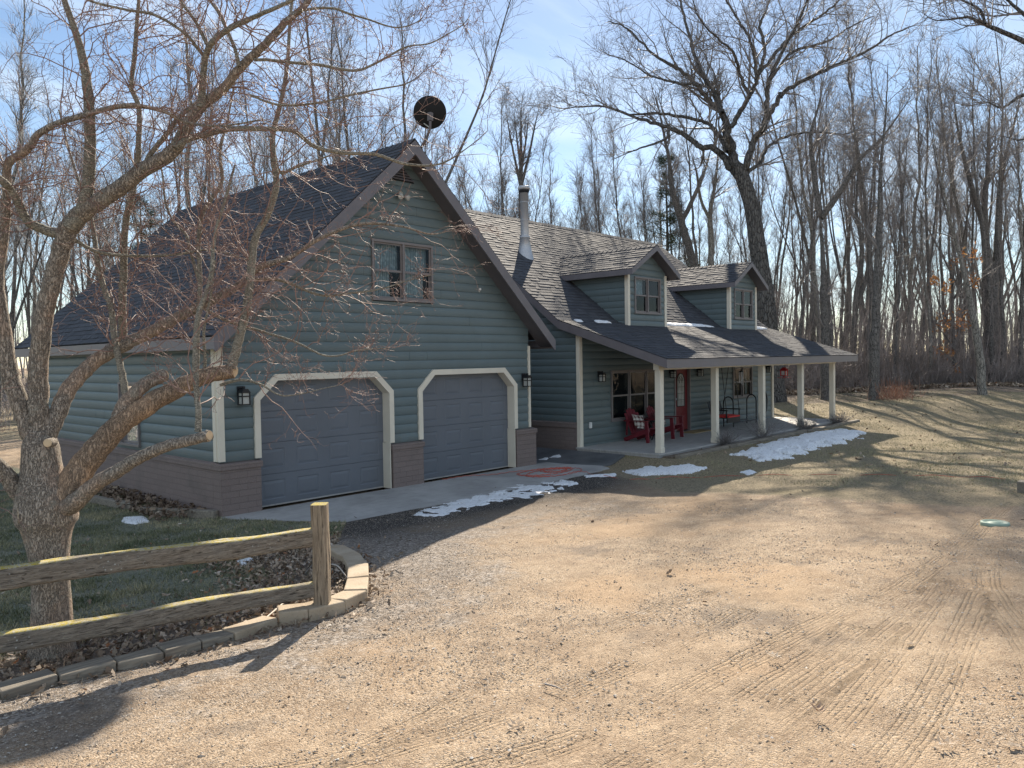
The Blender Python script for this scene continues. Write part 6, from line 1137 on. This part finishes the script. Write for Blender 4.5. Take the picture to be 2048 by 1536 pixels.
# ------------------------------------------------------------------ leaf litter, stones, grass
def build_ground_cover():
    rng = np.random.default_rng(2)
    def scatter(n, x0, x1, y0, y1, w):
        x, y = rng.uniform(x0, x1, n), rng.uniform(y0, y1, n); k = rng.random(n) < w(x, y); return x[k], y[k]
    def seen(x, y, m=60):
        P = np.stack([x, y, H0(x, y)], 1)-CAM; d = P@FW; u = 1024+FPX*(P@RT)/d; w = 768-FPX*(P@UP)/d; return (d > .5) & (u > -m-200) & (u < 2048+m+120) & (w < 1536+m)
    # leaves in the bed, along the edging, under the woods
    def wb(x, y):
        d, s, _ = poly_d(x, y, EDGE); ll = lawn_left(x, y); return np.where(ll > 0, sst(1.35+.6*(fbm(x*1.2, y*1.2, 3, 5)-.5)-d, -.25, .25)*.95+.02, .55*np.exp(-d/.12))*seen(x, y)
    x, y = scatter(60000, -9, 1.5, -10, 0, wb); x, y = x[:11000], y[:11000]; z = H0(x, y)+.012+.02*rng.random(len(x)); P = [np.stack([x, y, z], 1)]; S = [rng.uniform(.016, .040, len(x))]; Tn = [np.clip(rng.normal(.52, .24, len(x)), 0, 1)]
    x, y = scatter(9000, -6, 14, -12, -1.5, lambda x, y: .014*seen(x, y)*(lawn_left(x, y) < 0)); Tn.append(np.clip(rng.normal(.4, .3, len(x)), 0, .95)); P.append(np.stack([x, y, H0(x, y)+.018], 1)); S.append(rng.uniform(.012, .04, len(x)))
    x, y = scatter(5000, 10, 36, -12, 3, lambda x, y: .10*seen(x, y)*(lawn_right(x, y) > 0)); Tn.append(np.clip(rng.normal(.5, .25, len(x)), 0, .95)); P.append(np.stack([x, y, H0(x, y)+.03], 1)); S.append(rng.uniform(.03, .06, len(x)))
    u, D = rng.uniform(1500, 2150, 7500), 38.6+rng.exponential(2.4, 7500); q = np.array([at(a, 780, b) for a, b in zip(u, D)]); k = woods_d(q[:, 0], q[:, 1]) > -1.2*rng.random(len(q)); q = q[k]; q[:, 2] = H0(q[:, 0], q[:, 1])+rng.uniform(.02, .16, len(q)); P.append(q); S.append(rng.uniform(.05, .10, len(q))); Tn.append(np.clip(rng.normal(.45, .25, len(q)), 0, 1))
    x, y = scatter(2600, -1.0, -.05, .3, 5, lambda x, y: np.full(x.shape, .5)*(x > -.85+.06*y)); P.append(np.stack([x, y, .03+.12*rng.random(len(x))], 1)); S.append(rng.uniform(.03, .06, len(x))); Tn.append(np.clip(rng.normal(.25, .18, len(x)), 0, 1))
    P, S, Tn = np.concatenate(P), np.concatenate(S), np.concatenate(Tn); tag(link('fallen_leaves', leaves_mesh('fallen_leaves', P, S, rng, Tn, 1.1), 'leaf'), 'brown fallen leaves lying in the bed and along the woods', 'leaves', kind='stuff')
    # gravel
    def wg(x, y):
        d, s, _ = poly_d(x, y, EDGE); ll, lr = lawn_left(x, y), lawn_right(x, y); near = np.exp(-np.hypot(x-CAM[0], y-CAM[1])/9); return (ll < .02)*(lr < .3)*seen(x, y)*(.10+.9*sst(fbm(x*.8, y*.8, 3, 31), .42, .66)*.5+.55*np.exp(-d/.5))*(~in_poly(x, y, APRON))*np.clip(near*2.2, .12, 1)
    x, y = scatter(800000, -7, 11, -12, -1.6, wg); n = min(len(x), 95000); x, y = x[:n], y[:n]; print('stones', n)
    s = np.clip(rng.lognormal(-5.55, .45, n), .002, .015); z = H0(x, y)+s*.25+(fbm(x*.9, y*.9, 4, 3)-.5)*.05; o = np.array([[1, 0, 0], [-1, 0, 0], [0, 1, 0], [0, -1, 0], [0, 0, 1], [0, 0, -1.]]); v = o[None]*rng.uniform(.55, 1.2, (n, 6, 1))+rng.normal(0, .18, (n, 6, 3)); v *= np.array([1.25, 1., .5]); a = rng.uniform(0, 6.28, n); ca, sa = np.cos(a)[:, None], np.sin(a)[:, None]; vx, vy = v[..., 0]*ca-v[..., 1]*sa, v[..., 0]*sa+v[..., 1]*ca
    V = np.stack([vx, vy, v[..., 2]], -1)*s[:, None, None]+np.stack([x, y, z], 1)[:, None]; f = np.array([[0, 2, 4], [2, 1, 4], [1, 3, 4], [3, 0, 4], [2, 0, 5], [1, 2, 5], [3, 1, 5], [0, 3, 5]]); F = (np.arange(n)[:, None, None]*6+f[None]).reshape(-1, 3)
    me = raw_mesh('gravel', V.reshape(-1, 3), F, np.full(len(F), 3)); a_ = me.attributes.new('tint', 'FLOAT', 'FACE'); a_.data.foreach_set('value', np.repeat(np.clip(rng.normal(.5, .25, n), 0, 1), 8).astype(np.float32)); tag(link('gravel', me, 'stone'), 'loose gravel scattered over the sandy driveway', 'gravel', kind='stuff')
    # grass
    def blades(x, y, h, tint, w):
        n = len(x); b = np.stack([x, y, H0(x, y)-.004], 1); a = rng.uniform(0, 6.28, n); d = np.stack([np.cos(a), np.sin(a), np.zeros(n)], 1)*w[:, None]; l = nrm(rng.normal(0, .5, (n, 3))*np.array([1, 1, 0])+np.array([0, 0, .8]))*h[:, None]; return np.stack([b-d, b+d, b+l], 1), tint
    x, y = scatter(520000, -11, 1.2, -9, 6, lambda x, y: (lawn_left(x, y) > .0)*seen(x, y)*(.25+.75*sst(fbm(x*2.5, y*2.5, 3, 12), .35, .6))*(~in_poly(x, y, [(-.06, 0), (9, 0), (9, 12), (-.06, 12)]))*(.1+.9*(poly_d(x, y, EDGE)[0] > 1.0))); g1 = blades(x, y, rng.uniform(.025, .055, len(x))*(.4+1.5*fbm(x*3.1, y*3.1, 3, 91)), np.clip(rng.normal(0, .2, len(x))-.15+1.3*fbm(x*2.2, y*2.2, 4, 66), 0, 1), np.full(len(x), .0045))
    x, y = scatter(230000, 7.5, 34, -13, 3, lambda x, y: sst(lawn_right(x, y)+1.1*(fbm(x*1.5, y*1.5, 3, 40)-.5), -.5, 1.2)*seen(x, y)*(.3+.7*sst(fbm(x*1.6, y*1.6, 3, 12), .4, .6))*(~((x > 7) & (x < 21) & (y > -2.75)))); g2_ = blades(x, y, rng.uniform(.02, .055, len(x)), np.clip(rng.normal(.84, .2, len(x)), 0, 1), np.full(len(x), .006))
    V = np.concatenate([g1[0], g2_[0]]); t_ = np.concatenate([g1[1], g2_[1]]); print('blades', len(V)); me = raw_mesh('grass', V.reshape(-1, 3), np.arange(3*len(V)), np.full(len(V), 3)); a_ = me.attributes.new('tint', 'FLOAT', 'FACE'); a_.data.foreach_set('value', t_.astype(np.float32)); tag(link('grass', me, 'blade'), 'short winter grass of the lawns', 'grass', kind='stuff')
build_garage()
build_house()
build_fence(); build_edging(); build_snow(); build_props()
build_crabapple()
build_woods()
build_ground_cover()
